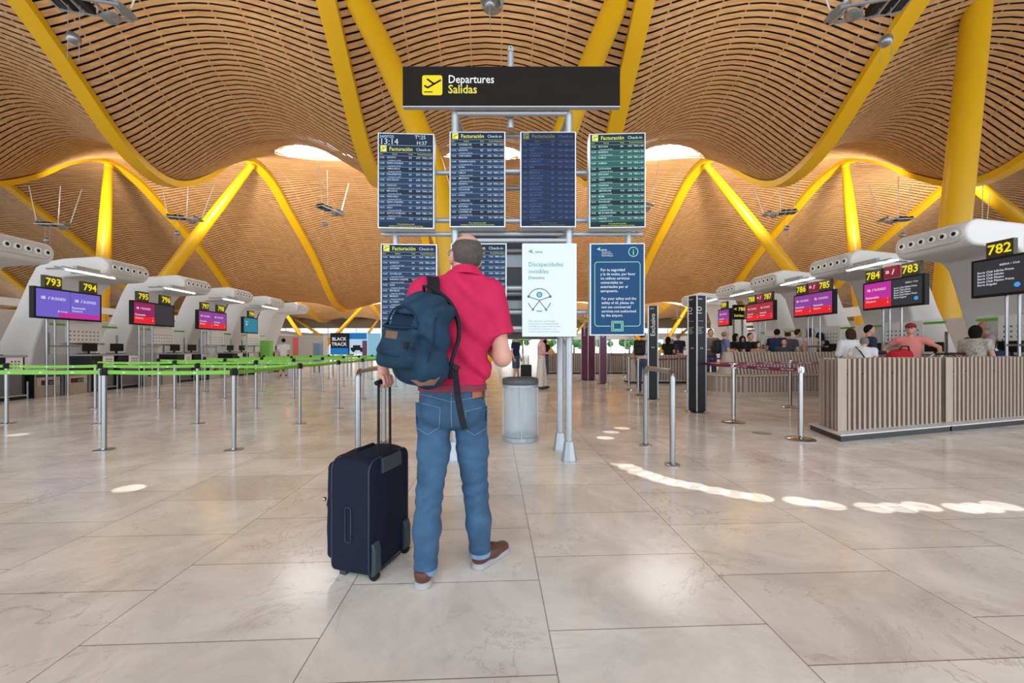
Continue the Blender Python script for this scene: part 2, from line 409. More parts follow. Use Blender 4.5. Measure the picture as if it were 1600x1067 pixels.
# walls: far glazed front with mullions, low side walls
mb = MB()
for k in range(-28, 29): x = k*3.0; mb.box(x-.07, x+.07, 84, 84.3, 0, 9)
for z in (.0, 1.5, 3.2, 5.0, 6.6): mb.box(-88, 88, 83.98, 84.25, z-.06, z+.06)
struct(mb.build('window_4', WHITE))
mb = MB(); mb.box(-88, 88, 78, 78.4, 3.4, 4.3); mb.box(-88, 88, 77.6, 77.7, 3.0, 3.4); struct(mb.build('wall_far_gallery', WHITE))
mb = MB(); mb.box(-88, 88, 83, 83.3, 5.5, 9); struct(mb.build('wall_far', mat('far_header', (.22, .15, .09), .6)))
LOWW = mat('white_wall', (.62, .62, .62), .5, var=.02)
mb = MB(); mb.box(-39, -38.6, 6, 84, 0, 3.6); mb.box(-39.2, -38.2, 6, 84, 3.6, 4.2)
struct(mb.build('wall_left', LOWW))
mb = MB(); mb.box(37, 37.4, 6, 84, 0, 3.6); mb.box(36.5, 37.5, 6, 84, 3.6, 4.2)
struct(mb.build('wall_right', LOWW))

# ------------------------------------------------------------ yellow roof beams and struts
sides = {0:'far left edge', 1:'left', 2:'left', 3:'left'}
def beam(u, label):
    vs = np.concatenate([np.arange(6, 60, .6), np.arange(60, 84, 1.5)]); z = herm(BY, BZ, vs)
    mb = MB(); V = []; hw = .36
    for v_, z_ in zip(vs, z):
        for du, dz in ((-hw, -.3), (hw, -.3), (hw, .06), (-hw, .06)): V.append(W(u+du, v_, z_+dz))
    n = len(vs)
    mb.add(V, [(i*4+k, i*4+(k+1) % 4, i*4+4+(k+1) % 4, i*4+4+k) for i in range(n-1) for k in range(4)]+[(3,2,1,0), tuple((n-1)*4+k for k in range(4))])
    o = mb.build('roof_beam', YEL, smooth=SM); tag(o, label, 'beam', 'yellow wave shaped roof beams')
nm = ['outermost yellow roof beam on the left, beyond the second column','yellow wavy roof beam at the far left edge, above the outer hoods',
      'yellow wavy roof beam second outward of the pale vertical column','yellow wavy roof beam carried by the pale vertical column on the left',
      'yellow wavy roof beam running down from the upper left corner of the view','yellow wavy roof beam just left of the black departures sign',
      'yellow wavy roof beam just right of the black departures sign','yellow wavy roof beam crossing the upper right of the view beside the big column',
      'yellow wavy roof beam passing behind the thick right column near the right edge','yellow wavy roof beam second outward on the right, seen behind the hood 782',
      'yellow wavy roof beam third outward on the right, low behind the right hoods','outermost yellow roof beam on the right']
for i, l in enumerate(nm): beam(BU[i+2], l)
def strut(a, b_, r0, r1, label, grp='yellow slanted roof struts'):
    root = thing('roof_column', label, 'column', a, 0, grp)
    a = Vector(a); b_ = Vector(b_); d = b_-a
    pts = [d*t for t in (0, .12, .35, .6, .85, 1)]; L = d.length
    rs = [r0*.85, r0*.95, r0, r0*.9+r1*.1, r0*.45+r1*.55, r1]
    MB().tube(pts, rs, 24).build('shaft', YEL, root, smooth=SM)
    MB().lathe([(r0*1.1, 0), (r0*1.1, .12), (r0*.9, .2)]).build('base', mat('column_shoe', (.3, .3, .3), .5), root, smooth=SM)
    MB().ball(d*.998, r1*1.15, 16).build('top_joint', YEL, root, smooth=True)
def bowed(px, label, pin=False):
    pts = [P(x, y, 15.5) for x, y in px]; o = pts[0].copy(); o.z = 0
    root = thing('roof_column', label, 'column', o, 0, 'yellow slanted roof struts')
    q = ([] if pin else [o])+pts; q = [p-o for p in q]; fine = []
    for i in range(len(q)-1):
        p0, p1, p2, p3 = q[max(i-1, 0)], q[i], q[i+1], q[min(i+2, len(q)-1)]
        for t in (0, .25, .5, .75):
            fine.append(.5*((2*p1)+(p2-p0)*t+(2*p0-5*p1+4*p2-p3)*t*t+(3*p1-p0-3*p2+p3)*t**3))
    fine.append(q[-1])
    MB().tube(fine, [.40+.07*min(1, i/8) for i in range(len(fine))], 24).build('shaft', YEL, root, smooth=SM)
    if pin: MB().tube([(.42, 0, 0), (.42, 0, 1.2), (.12, 0, 1.9), tuple(q[0])], [.13, .13, .16, .38], 20).build('base', ALU, root, smooth=SM)
    else: MB().lathe([(.52, 0), (.52, .12), (.42, .2)]).build('base', mat('column_shoe', (.3, .3, .3), .5), root, smooth=SM)
    MB().ball(q[-1], .5, 16).build('top_joint', YEL, root, smooth=True)
bowed([(719,560),(711,470),(700,378),(690,320),(675,260),(650,195),(606,95),(558,0),(535,-45)], 'thick yellow strut leaning left above the departure boards')
bowed([(866,505),(862,470),(853,366),(861,300),(876,230),(893,180),(930,85),(965,0),(982,-42)], 'thick yellow strut leaning right behind the departures sign', True)
strut(W(18.35, 16.2), W(19.7, 16.0, 15.4), .47, .44, 'thick upright yellow column near the right edge, beside hood 782')
def vpair(u0, tops, v, r, z0, labels):
    for t, l in zip(tops, labels):
        zt = float(ceil_z(t, v))-.4 if True else 0
        strut(W(u0, v, z0), W(t, v, zt), r*.8, r*.42, l)
vpair(-29.6, (-28.8, -18.0), 30, .55, 0, ('pale yellow upright column behind the left check-in hoods', 'yellow strut leaning right behind the left check-in hoods'))
vpair(-.3, (-6.1, 5.8), 30, .5, 0, ('yellow strut behind the left departure boards, farther row', 'yellow strut behind the right departure boards, farther row'))
vpair(28.5, (16.4, 26.9), 30, .55, 0, ('yellow strut leaning left down to the right check-in hoods', 'yellow upright column behind hood of desks 783 and 784'))
strut(W(54, 30), W(36, 30, 14.2), .5, .4, 'yellow strut leaning left at the right edge, behind the thick column')
for uu, tt in ((-25, (-30.5, -17.9)), (-1, (-6.2, 5.9)), (24, (16.3, 29))):
    wd = {-25:'left', -1:'centre', 24:'right'}[uu]
    vpair(uu, tt, 57, .36, 0, ('distant yellow strut leaning left, %s of the hall, third row' % wd, 'distant yellow strut leaning right, %s of the hall, third row' % wd))
for uu, tt in ((-25, (-36, -20)), (-7, (-12, -4)), (12, (7, 18)), (30, (24, 38))):
    wd = {-25:'far left', -7:'left of middle', 12:'right of middle', 30:'far right'}[uu]
    vpair(uu, tt, 72, .34, 0, ('small faraway yellow strut leaning left, %s, last row' % wd, 'small faraway yellow strut leaning right, %s, last row' % wd))

# ============================================================ departure boards
FR = thing('board_frame', 'grey tubular steel frame carrying the departure boards and the overhead sign', 'stand', P(800, 545, 4.45).xy.to_3d())
fo = FR.location
def lp(px, py, Y): return P(px, py, Y)-fo
for px, Y in ((711, 4.25), (722, 4.7), (889, 4.25), (875, 4.7)):
    x = (px-800)*Y/FPX; b0 = Vector((x, Y, 0))-fo
    p = MB().tube([b0+Vector((0,0,.05)), b0+Vector((0,0,3.72))], .038, 16).build('post', ALU, FR, smooth=SM)
    MB().lathe([(.085, 0), (.085, .02), (.07, .1), (.052, .21), (.045, .22)], b0, 8).build('foot', ALU, p)
mb = MB()
for Y, xa, xb in ((4.25, 711, 889), (4.7, 722, 875)):
    for z in (3.72, 3.1, 2.57, 2.36, 1.85, 1.42):
        mb.tube([Vector(((xa-800)*Y/FPX, Y, z))-fo, Vector(((xb-800)*Y/FPX, Y, z))-fo], .026 if z < 3.7 else .03, 10)
for px in (711, 889):
    x = (px-800)*4.25/FPX
    for z in (3.72, 2.57, 1.85): mb.tube([Vector((x, 4.25, z))-fo, Vector((x*.94, 4.7, z))-fo], .024, 10)
mb.build('cross_rail', ALU, FR, smooth=SM)
mb = MB()
for z in (3.12, 2.6, 2.45, 1.6): mb.tube([Vector((-1.42, 4.33, z))-fo, Vector((1.42, 4.33, z))-fo], .026, 10)
mb.build('outer_rail', ALU, FR, smooth=SM)
mb = MB()
for x in (-1.27, 1.27): mb.tube([Vector((x, 4.33, 1.45))-fo, Vector((x, 4.33, 3.3))-fo], .032, 12)
mb.build('hanger_tube', ALU, FR, smooth=SM)
mb = MB().tube([Vector((-.015, 4.33, 3.6))-fo, Vector((-.015, 4.33, 4.42))-fo], .034, 12)
mb.build('top_mast', ALU, FR, smooth=SM)
# departures sign
sg = thing('overhead_sign', 'long black Departures Salidas sign with yellow aircraft pictogram, above the boards', 'sign', P(799, 140, 4.2))
w2 = 1.135; h2 = .205
MB().box(-w2, w2, -.06, .0, -h2, h2).build('panel', SIGNB, sg, bevel=.006)
MB().box(-w2, w2, -.055, .0, -h2-.012, -h2-.001).build('bottom_trim', ALU, sg)
r = .02; x0, x1, z0, z1 = -.93, -.72, -.098, .108
MB().prism([(x0+r,z0),(x1-r,z0),(x1-r*.3,z0+r*.3),(x1,z0+r),(x1,z1-r),(x1-r*.3,z1-r*.3),(x1-r,z1),(x0+r,z1),(x0+r*.3,z1-r*.3),(x0,z1-r),(x0,z0+r),(x0+r*.3,z0+r*.3)], -.064, -.0605, lambda a, b, d: Vector((a, d, b))).build('pictogram_plate', YSIGN, sg)
def plane_icon(mb, x0, z0, s, y):
    Lw = [((.14,.42),(.27,.36)),((.27,.36),(.94,.74)),((.23,.78),(.32,.80)),((.30,.77),(.60,.56)),((.27,.36),(.30,.36))]
    for a, b in (((.13,.45),(.28,.36)),((.28,.36),(.92,.73)),((.26,.78),(.58,.55))):
        a = Vector(a); b = Vector(b); d = (b-a).normalized(); n = Vector((-d.y, d.x))*.045
        pts = [a-n-d*.02, b-n+d*.02, b+n+d*.02, a+n-d*.02]
        mb.add([(x0+p.x*s, y, z0+p.y*s) for p in pts], [(0,1,2,3)])
    mb.quad(x0+.1*s, x0+.52*s, z0+.12*s, z0+.17*s, y); return mb
plane_icon(MB(), x0, z0, .21, -.0665).build('pictogram', SIGNB, sg)
text_mb([('Departures', -.66, .028, .118, 'LEFT', 1, .88, .008)], -.063).build('lettering', emi('sign_white', (.95,.97,1), 1.0), sg)
text_mb([('Salidas', -.66, -.078, .125, 'LEFT', 1, .92, .014)], -.063).build('lettering', YTXT, sg)

# flight boards
EDGE = mat('screen_edge', (.62, .68, .72), .35, .4, var=.02)
def rows_board(name, label, pxc, pyt, pyb, Y, rz, dests, bgc, stripe, txtc, yelc, head, clock=False, hw=.292):
    c = P(pxc, (pyt+pyb)/2, Y); hh = (pyb-pyt)/2*Y/FPX
    t = thing(name, label, 'screen', c, rz, None)
    MB().box(-hw, hw, 0, .13, -hh, hh).build('housing', EDGE, t, bevel=.004)
    MB().box(-.12, .12, .13, .2, -.12, .12).build('mount', ALU, t)
    key = label[:14]
    dsp = MB().box(-hw+.012, hw-.012, -.004, -.0005, -hh+.012, hh-.012).build('display', emi('lcd_%s' % key, bgc, 1), t)
    top = hh-.012; L = -hw+.02; Rr = hw-.02
    ty = []; tw = []; sb = MB(); wb = MB()
    if clock:
        tw += [('24/07/25', L, top-.045, .042, 'LEFT'), ('13:14', L, top-.112, .088, 'LEFT'), ('Tª:25', .09, top-.05, .055, 'LEFT'), ('H:37', .11, top-.11, .055, 'LEFT')]
        top -= .12; wb.quad(L, Rr, top-.003, top+.001, -.0055)
    if head: tw.append(('Check-in', Rr-.015, top-.055, .042, 'RIGHT')); ty.append(('Facturación', L+.1, top-.058, .056, 'LEFT', 1, .92, .006))
    ty.append(('Hora', L, top-.098, .017, 'LEFT')); ty.append(('Destino', L+.13, top-.098, .017, 'LEFT')); ty.append(('Vuelo', L+.3, top-.098, .017, 'LEFT')); ty.append(('Terminal Mostradores', Rr, top-.098, .017, 'RIGHT'))
    wb.quad(L, Rr, top-.078, top-.075, -.0055)
    y0 = top-.11; fb = -hh+.06
    n = len(dests); st = (y0-fb)/n
    rnd = random.Random(key)
    for i in range(n):
        z = y0-st*i
        wb.quad(L-.004, Rr+.004, z-.0022, z+.0005, -.0055)
        if i % 2 or rnd.random() < .45: sb.quad(L-.004, Rr+.004, z-st*.97, z-.003, -.005)
    hs = .030
    def col(strs, x, al, sz=hs, dz=.0, off=.004):
        for i, q in enumerate(strs):
            if q: tw.append((q, x, y0-st*i-.027-dz, sz*.8, al, 1, .95, off))
    col(['%02d:%02d' % (13+i//7, (25+5*i) % 60) for i in range(n)], L, 'LEFT'); col(dests, L+.075, 'LEFT')
    col([rnd.choice(['IBE','IBE','VLG','AA','QR']) for _ in range(n)], .03, 'LEFT'); col(['%4d' % rnd.randint(500, 9000) for _ in range(n)], .15, 'RIGHT')
    col(['T4']*n, .165, 'LEFT'); col(['%d a %d' % (rnd.choice([800, 850, 730]), rnd.choice([839, 859, 739])) for _ in range(n)], Rr, 'RIGHT')
    col(['Compartido: %s %d' % (rnd.choice(['LA','QR','BA']), rnd.randint(900, 9900)) if rnd.random() > .12 else '' for _ in range(n)], L+.085, 'LEFT', .02, st*.46, 0)
    ty += [('Si no encuentra su vuelo', 0, fb-.022, .018, 'CENTER', 1, 1, .002), ('consulte con el Servicio de Información de Aena', 0, fb-.042, .018, 'CENTER', 1, 1, .002)]
    sb.build('row_band', emi('band_%s' % key, stripe, 1), dsp)
    wb.build('row_line', emi('line_%s' % key, tuple(.6*a for a in txtc), 1), dsp)
    text_mb(tw, -.0065).build('text', emi('txt_%s' % key, txtc, 1), dsp)
    text_mb(ty, -.0065).build('yellow_text', emi('ytxt_%s' % key, yelc, 1), dsp)
    s_ = .062; ic = MB().quad(L+.01, L+.01+s_, top-.068, top-.068+s_, -.0055).build('pictogram_plate', emi('ytxt_%s' % key, yelc, 1), dsp)
    plane_icon(MB(), L+.01, top-.068, s_, -.0068).build('pictogram', emi('lcd_%s' % key, bgc, 1), dsp)
    return t
BL = (.008, .022, .055); ST = (.018, .05, .12); TX = (.62, .8, 1.0); YE = (.9, .95, .15)
dA = ['OPORTO','GRAN CANARIA','P.MALLORCA','PHILADELPHIA','SAO PAULO','CANCUN','MENORCA','PARIS-ORLY','GRAN CANARIA','OSLO','SANTO DOMINGO','ATENAS']
dB = ['LONDRES-HR','BOGOTA','CARTAGENA','TENERIFE NORTE','DUBAI','LISBOA','MENORCA','OPORTO','TOULOUSE','DOHA','A CORUÑA','ASTURIAS','LONDRES-HR','MALAGA']
dC = ['PARIS-CDG','VIGO','FLORENCIA','ROMA-FCO','IBIZA','MARSELLA','P.MALLORCA','BUDAPEST','BARCELONA','BARCELONA','DALLAS','DUBROVNIK','BERLIN-BRA','BILBAO']
dD = ['BOLONIA','BURDEOS','DUBLIN','ALMERIA','SANTANDER','SAN JUAN','VIENA','VALENCIA','AMSTERDAM','MIAMI','FRANKFURT','GINEBRA','MILAN-MALPENSA','NANTES']
dE = ['PARIS-ORLY','BOGOTA','CATANIA','N.YORK-JFK','DAKAR B. DIAGNE','NIZA','BRUSELAS','MUNICH','EL CAIRO','PUNTA CANA','MILAN','PRAGA','VENECIA','SEVILLA']
dF = ['SANTIAGO','GRANADA','BILBAO','ALICANTE','ZURICH','LYON','NAPOLES','GINEBRA','MURCIA','TUNEZ','ORAN','ARGEL','JEREZ','VIGO']
rows_board('flight_board', 'blue flight board showing the clock 13:14, upper left of the frame', 634.5, 208, 357, 4.15, .05, dA, BL, ST, TX, YE, True, True)
rows_board('flight_board', 'blue flight board listing Londres and Bogota, upper row second from left', 746, 205.5, 355, 4.15, .0, dB, BL, ST, TX, YE, True)
rows_board('flight_board', 'dim flight board with faded lettering, upper row third from left', 856.5, 205.5, 355, 4.15, -.0, dC, (.012,.02,.06), (.014,.03,.085), (.10,.17,.42), (.22,.25,.10), True)
rows_board('flight_board', 'green tinted flight board at the upper right of the frame', 964.5, 208, 356, 4.15, -.05, dD, (.008,.03,.035), (.03,.12,.12), (.6,1,.95), (.85,.95,.2), True)
rows_board('flight_board', 'lower flight board partly hidden by the backpack, starting with Paris-Orly', 639, 381, 530, 4.15, .05, dE, (.01,.022,.06), ST, TX, YE, True)
rows_board('flight_board', 'lower flight board half hidden behind the head of the man in the pink polo', 748, 380, 529, 4.15, .0, dF, (.01,.022,.06), ST, TX, YE, True)
# white notice screen
ws = thing('notice_screen', 'white screen about Discapacidades invisibles, lower row beside the grey posts', 'screen', P(858.5, 453, 4.15))
hw, hh = .285, .488
MB().box(-hw, hw, 0, .13, -hh, hh).build('housing', EDGE, ws, bevel=.004)
MB().box(-.12, .12, .13, .2, -.12, .12).build('mount', ALU, ws)
d = MB().box(-hw+.012, hw-.012, -.004, -.0005, -hh+.012, hh-.012).build('display', emi('lcd_white', (.80, .93, .98), 1), ws)
TEAL = emi('lcd_teal', (.08, .42, .52), 1); NAVY = emi('lcd_navy', (.02, .10, .18), 1); LGR = emi('lcd_pale_blue', (.2,.32,.38), 1)
text_mb([('Discapacidades', -.22, .245, .066, 'LEFT', 1, .9, .006), ('invisibles', -.22, .172, .066, 'LEFT', 1, .9, .006)], -.006).build('title', emi('lcd_title', (.09, .36, .45), 1), d)
text_mb([('Distintivo', -.22, .112, .045, 'LEFT', 1, .95, .004), ('aena', -.15, .385, .042, 'LEFT', 1, 1, .006)], -.006).build('text', NAVY, d)
text_mb([('Este distintivo está dirigido', -.22, -.335, .026, 'LEFT'), ('a personas con discapacidades', -.22, -.362, .026, 'LEFT'), ('invisibles que tienen dificultades', -.22, -.389, .026, 'LEFT'), ('en entornos ruidosos o con', -.22, -.416, .026, 'LEFT'), ('mucha concentración de gente', -.22, -.443, .026, 'LEFT')], -.006).build('small_text', LGR, d)
GRN = emi('lcd_green', (.10, .55, .22), 1)
def swoosh(x, z, s): return MB().add([(x, -.006, z), (x+s*.8, -.006, z+s*.42), (x+s*.62, -.006, z+s*.02), (x+s*1.05, -.006, z-s*.34), (x+s*.5, -.006, z-s*.2)], [(0,4,3,2),(0,2,1)])
swoosh(-.225, .4, .065).build('logo', GRN, d)
def ring(mb, cx, cz, r, t, y, a0=0, a1=360, n=30):
    for i in range(n):
        q0 = math.radians(a0+(a1-a0)*i/n); q1 = math.radians(a0+(a1-a0)*(i+1)/n)
        mb.add([(cx+(r-t)*math.cos(q0), y, cz+(r-t)*math.sin(q0)), (cx+(r+t)*math.cos(q0), y, cz+(r+t)*math.sin(q0)), (cx+(r+t)*math.cos(q1), y, cz+(r+t)*math.sin(q1)), (cx+(r-t)*math.cos(q1), y, cz+(r-t)*math.sin(q1))], [(0,1,2,3)])
    return mb
def line2(mb, a, b, t, y):
    a = Vector(a); b = Vector(b); dd = (b-a).normalized(); n = Vector((-dd.y, dd.x))*t
    return mb.add([(p.x, y, p.y) for p in (a-n, b-n, b+n, a+n)], [(0,1,2,3)])
cx, cz = -.105, -.105; mb = MB()
for a0, a1 in ((15, 165), (195, 225), (255, 285), (315, 345)): ring(mb, cx, cz, .118, .004, -.006, a0, a1, 16)
for a, bq in (((-.1, .03), (0, -.005)), ((0, -.005), (.1, .03)), ((0, -.01), (-.07, -.1)), ((0, -.01), (.07, -.1))): line2(mb, (cx+a[0], cz+a[1]), (cx+bq[0], cz+bq[1]), .004, -.0062)
for a in ((-.113, .035), (.113, .035), (-.07, -.1), (.07, -.1)): ring(mb, cx+a[0], cz+a[1], .010, .004, -.0064, n=12)
ring(mb, cx, cz+.055, .026, .004, -.0064, n=16)
mb.build('pictogram', NAVY, d); ring(MB(), cx, cz+.055, .012, .012, -.006, n=16).build('pictogram_dot', emi('lcd_sky', (.2, .6, .85), 1), d)
# blue notice screen
bs = thing('notice_screen', 'dark blue safety notice screen with green outline, lower right of the frame', 'screen', P(964.5, 452, 4.15), -.03)
MB().box(-hw, hw, 0, .13, -hh+.005, hh-.005).build('housing', EDGE, bs, bevel=.004)
MB().box(-.12, .12, .13, .2, -.12, .12).build('mount', ALU, bs)
d = MB().box(-hw+.012, hw-.012, -.004, -.0005, -hh+.017, hh-.017).build('display', emi('lcd_royal', (.012, .07, .20), 1), bs)
LG = emi('lcd_mint', (.35, .85, .55), 1); CY = emi('lcd_white2', (.85, .95, 1), 1)
mb = MB(); X0, X1, Z0, Z1 = -.235, .235, -.385, .285; rr_ = .03
for a, bq in (((X0+rr_, Z1), (X1-rr_, Z1)), ((X0, Z0+rr_), (X0, Z1-rr_)), ((X1, Z0+rr_), (X1, Z1-rr_)), ((X0+rr_, Z0), (-.07, Z0)), ((.07, Z0), (X1-rr_, Z0))): line2(mb, a, bq, .003, -.006)
for cx_, cz_, a0 in ((X1-rr_, Z1-rr_, 0), (X0+rr_, Z1-rr_, 90), (X0+rr_, Z0+rr_, 180), (X1-rr_, Z0+rr_, 270)): ring(mb, cx_, cz_, rr_, .003, -.006, a0, a0+90, 6)
for rr2 in (.056, .045, .034): 
    for a, bq in (((-rr2, -.045-.385+.05+rr2*.2), (rr2, -.43+.05+rr2*.2)),): pass
for hx, hz in ((.058, .05), (.042, .034)):
    for a, bq in (((-hx, Z0-hz), (hx, Z0-hz)), ((-hx, Z0+hz), (hx, Z0+hz)), ((-hx, Z0-hz), (-hx, Z0+hz)), ((hx, Z0-hz), (hx, Z0+hz))): line2(mb, a, bq, .0035, -.006)
ring(mb, .165, .39, .048, .0035, -.006)
mb.build('outline', LG, d)
text_mb([('i', .165, .358, .09, 'CENTER', 1, 1, .004)], -.006).build('icon', LG, d)
text_mb([('Por tu seguridad\ny la de todos, por favor\nno utilices servicios\ncomerciales no\nautorizados por el\naeropuerto.', -.175, .19, .040, 'LEFT', 1.1, .95, .007), ('For your safety and the\nsafety of all, please do\nnot use commercial\nservices not authorised\nby the airport.', -.165, -.11, .040, 'LEFT', 1.1, .95, .004), ('aena', -.165, .405, .03, 'LEFT', 1, 1, .004), ('Aeropuerto\nAdolfo Suárez\nMadrid-Barajas', -.165, .385, .02, 'LEFT', 1)], -.006).build('text', CY, d)
swoosh(-.215, .42, .05).build('logo', LG, d)
# rear screens seen from behind
rb = thing('rear_display_cabinet', 'dark grey backs of the displays on the far side of the board frame', 'cabinet', Vector((.03, 4.78, 1.98)))
MB().box(-.56, .56, 0, .14, -.66, .62).build('housing', mat('cabinet_grey', (.10, .115, .14), .45), rb, bevel=.01)
MB().box(-.5, .5, -.02, 0, .2, .36).box(-.5, .5, -.02, 0, -.3, -.2).build('stiffener', ALU, rb)
# camera on mast
sc = thing('security_camera', 'small round camera on the mast tip above the departures sign', 'camera', P(798, 79, 4.33))
MB().lathe([(.012, -.03), (.03, -.02), (.034, .0), (.034, .03), (.02, .045)], M=Matrix.Rotation(PI/2, 4, 'X')).build('body', ALU, sc, smooth=SM)
MB().ball((0, -.028, 0), .02, 12).build('lens', BLACK, sc, smooth=True)

# ============================================================ litter bin, barriers
bn = thing('litter_bin', 'round clear-walled litter bin with grey rim beside the board posts', 'bin', ((813-800)*5.24/FPX, 5.24, 0))
MB().lathe([(.225, 0), (.235, .01), (.235, .06), (.225, .07)], n=40).build('base', ALU, bn, smooth=SM)
glass = mat('frosted_plastic', (.62, .74, .82), .25, var=0, alpha=.5, spec=.5)
MB().lathe([(.222, .07), (.222, .74)], n=40).build('clear_wall', glass, bn, smooth=SM)
mb = MB()
for k in range(4): q = k*PI/2+PI/2*3.02; mb.box(.219, .235, -.008, .008, .06, .75, Matrix.Rotation(q, 4, 'Z'))
mb.build('stay', ALU, bn)
mb = MB()
prof = [(.235, .735), (.24, .745), (.24, .80), (.225, .82), (.19, .82), (.19, .76)]
mb.lathe(prof, n=40).build('rim', mat('rim_grey', (.09, .1, .11), .4), bn, smooth=SM)
MB().lathe([(.233, .70), (.236, .70), (.236, .735), (.233, .735)], n=40).build('collar', ALU, bn, smooth=SM)
lit = SDF((-.2, -.2, .05), (.2, .2, .5), .012)
rnd = random.Random(3)
for _ in range(16): lit.ell((rnd.uniform(-.1, .1), rnd.uniform(-.1, .1), rnd.uniform(.12, .36)), (rnd.uniform(.04, .1),)*2+(rnd.uniform(.03, .08),), .02)
tag(lit.build('litter_bag', mat('litter', (.75, .72, .72), .6, var=.25, vscale=9), None), 'crumpled pale rubbish inside the round litter bin', 'rubbish').location = bn.location
def ubar(label, x, y0, y1, h, r):
    t = thing('tube_barrier', label, 'barrier', (x, (y0+y1)/2, 0), SH*.0)
    L = (y1-y0)/2; pts = [(0, -L, .0), (0, -L, h-.1)]
    for k in range(1, 6): a = k*PI/12; pts.append((0, -L+.1-.1*math.cos(a), h-.1+.1*math.sin(a)))
    for k in range(1, 6): a = PI/2-k*PI/12; pts.append((0, L-.1+.1*math.cos(a), h-.1+.1*math.sin(a)))
    pts += [(0, L, h-.1), (0, L, 0)]
    MB().tube(pts, r, 16).build('tube', STEEL, t, smooth=SM)
    for yy in (-L, L): MB().lathe([(.075, 0), (.075, .012), (.045, .016), (.036, .03)], (0, yy, 0)).build('foot_plate', STEEL, t, smooth=SM)
ubar('bent steel tube barrier on the right, near the black pylons', 1.655, 4.09, 4.92, .97, .028)
ubar('bent steel tube barrier partly hidden by the man and his suitcase', -1.63, 4.2, 5.05, .97, .028)

# ============================================================ queue posts
GB = mat('green_belt', (.17, .45, .035), .5, var=.03); MBELT = mat('maroon_belt', (.17, .012, .055), .5, var=.04); LOGOW = mat('print_white', (.8, .8, .8), .5, var=0)
def post_proto(name, label, cat, flat, beltmat):
    t = thing(name, label, cat)
    MB().tube([(0,0,.01), (0,0,.93)], .0235 if flat else .03, 20).build('pole', STEEL if flat else CHROME, t, smooth=SM)
    prof = [(.10, 0), (.10, .006), (.03, .009), (.025, .02)] if flat else [(.17, 0), (.172, .012), (.16, .022), (.10, .032), (.04, .045), (.032, .06)]
    MB().lathe(prof, n=36).build('base', STEEL if flat else CHROME, t, smooth=SM)
    mb = MB().lathe([(.03, .885), (.031, .89), (.031, .965), (.027, .972)], n=20)
    for q in (0, 1, 2, 3): mb.box(.024, .04, -.014, .014, .885, .955, Matrix.Rotation(q*PI/2, 4, 'Z'))
    mb.build('belt_head', BLACK if flat else CHROME, t, smooth=SM)
    return t
def belt(parent, a, b, m, logo=True, sag=.012, z=.925, txt=None):
    a = Vector(a); b = Vector(b); d = b-a; L = d.length; n = max(4, int(L/.2)); pts = []; wv = []
    for i in range(n+1):
        t = i/n; p = a+d*t; pts.append(Vector((p.x, p.y, z-4*sag*t*(1-t)))-Vector(parent.location)); wv.append((0, 0, .023))
    bl = MB().ribbon(pts, wv, .0012).build('belt', m, parent)
    ang = math.atan2(d.y, d.x)
    if ang > PI/2+.01 or ang < -PI/2: a, b = b, a; ang += PI; d = -d
    off = Vector(a)-Vector(parent.location)
    if logo and L > .5:
        mb = MB()
        for t in np.arange(.15, .95, .42/L*1.0):
            p = off+d*t; zz = z-4*sag*t*(1-t)
            Mx = Matrix.Translation((p.x, p.y, zz)) @ Matrix.Rotation(ang, 4, 'Z')
            if txt: tm = text_mb([(txt, 0, -.008, .026, 'CENTER', 1, 1, .002)], -.004); mb.add([Mx @ Vector(q) for q in tm.v], tm.f)
            else: mb.add([Mx @ Vector(q) for q in ((-.02,-.003,-.006),(.02,-.003,-.004),(.028,-.003,.003),(.0,-.003,.006),(-.01,-.003,.004))], [(0,1,2,3,4)])
        mb.build('belt_print', LOGOW, bl)
G0 = post_proto('queue_post', '', 'post', True, GB)
rowsY = [4.71, 6.36, 8.0, 9.54, 11.1, 12.6, 14.0, 15.6]
colsX = [[-4.84, -3.3], [-8.1, -6.6, -5.04, -3.4], [-8.4, -6.8, -5.16, -3.5], [-8.5, -6.9, -5.25, -3.6], [-8.6, -7.0, -5.3, -3.65], [-8.7, -7.0, -5.35, -3.7], [-8.75, -7.1, -5.4, -3.8], [-8.8, -7.2, -5.5, -3.9]]
rn = ['nearest', 'second', 'third', 'fourth', 'fifth', 'sixth', 'seventh', 'last']
cn = {2: ['left', 'right'], 4: ['leftmost', 'second from left', 'third from left', 'rightmost']}
GP = {}; first = True
for r_, (yy, xs) in enumerate(zip(rowsY, colsX)):
    for c_, xx in enumerate(xs):
        lab = 'steel green belt post, %s in the %s row of the left queue' % (cn[len(xs)][c_], rn[r_])
        if first: G0.location = (xx, yy, 0); G0['label'] = lab; G0['group'] = 'steel posts of the green belt queue'; o = G0; first = False
        else: o = None
        GP[(r_, c_+(4-len(xs)))] = (o, xx, yy, lab)
for k, (o, xx, yy, lab) in list(GP.items()):
    if o is None: GP[k] = (dup(G0, (xx, yy, 0), 0, lab, 'steel posts of the green belt queue'), xx, yy, lab)
bpy.context.view_layer.update()
for r_ in range(8):
    for c_ in range(3):
        if (r_, c_) in GP and (r_, c_+1) in GP:
            if r_ in (0, 1, 2, 4, 6, 7) or (r_ in (3, 5) and c_ < 2):
                o = GP[(r_, c_)][0]; belt(o, GP[(r_, c_)][1:3]+(0,), GP[(r_, c_+1)][1:3]+(0,), GB, r_ < 4)
    if (r_, 3) in GP and (r_+1, 3) in GP: belt(GP[(r_, 3)][0], GP[(r_, 3)][1:3]+(0,), GP[(r_+1, 3)][1:3]+(0,), GB, r_ < 3)
belt(GP[(0, 2)][0], GP[(0, 2)][1:3]+(0,), (-7.3, 4.9, 0), GB)
belt(GP[(1, 0)][0], GP[(1, 0)][1:3]+(0,), (-9.9, 6.3, 0), GB)
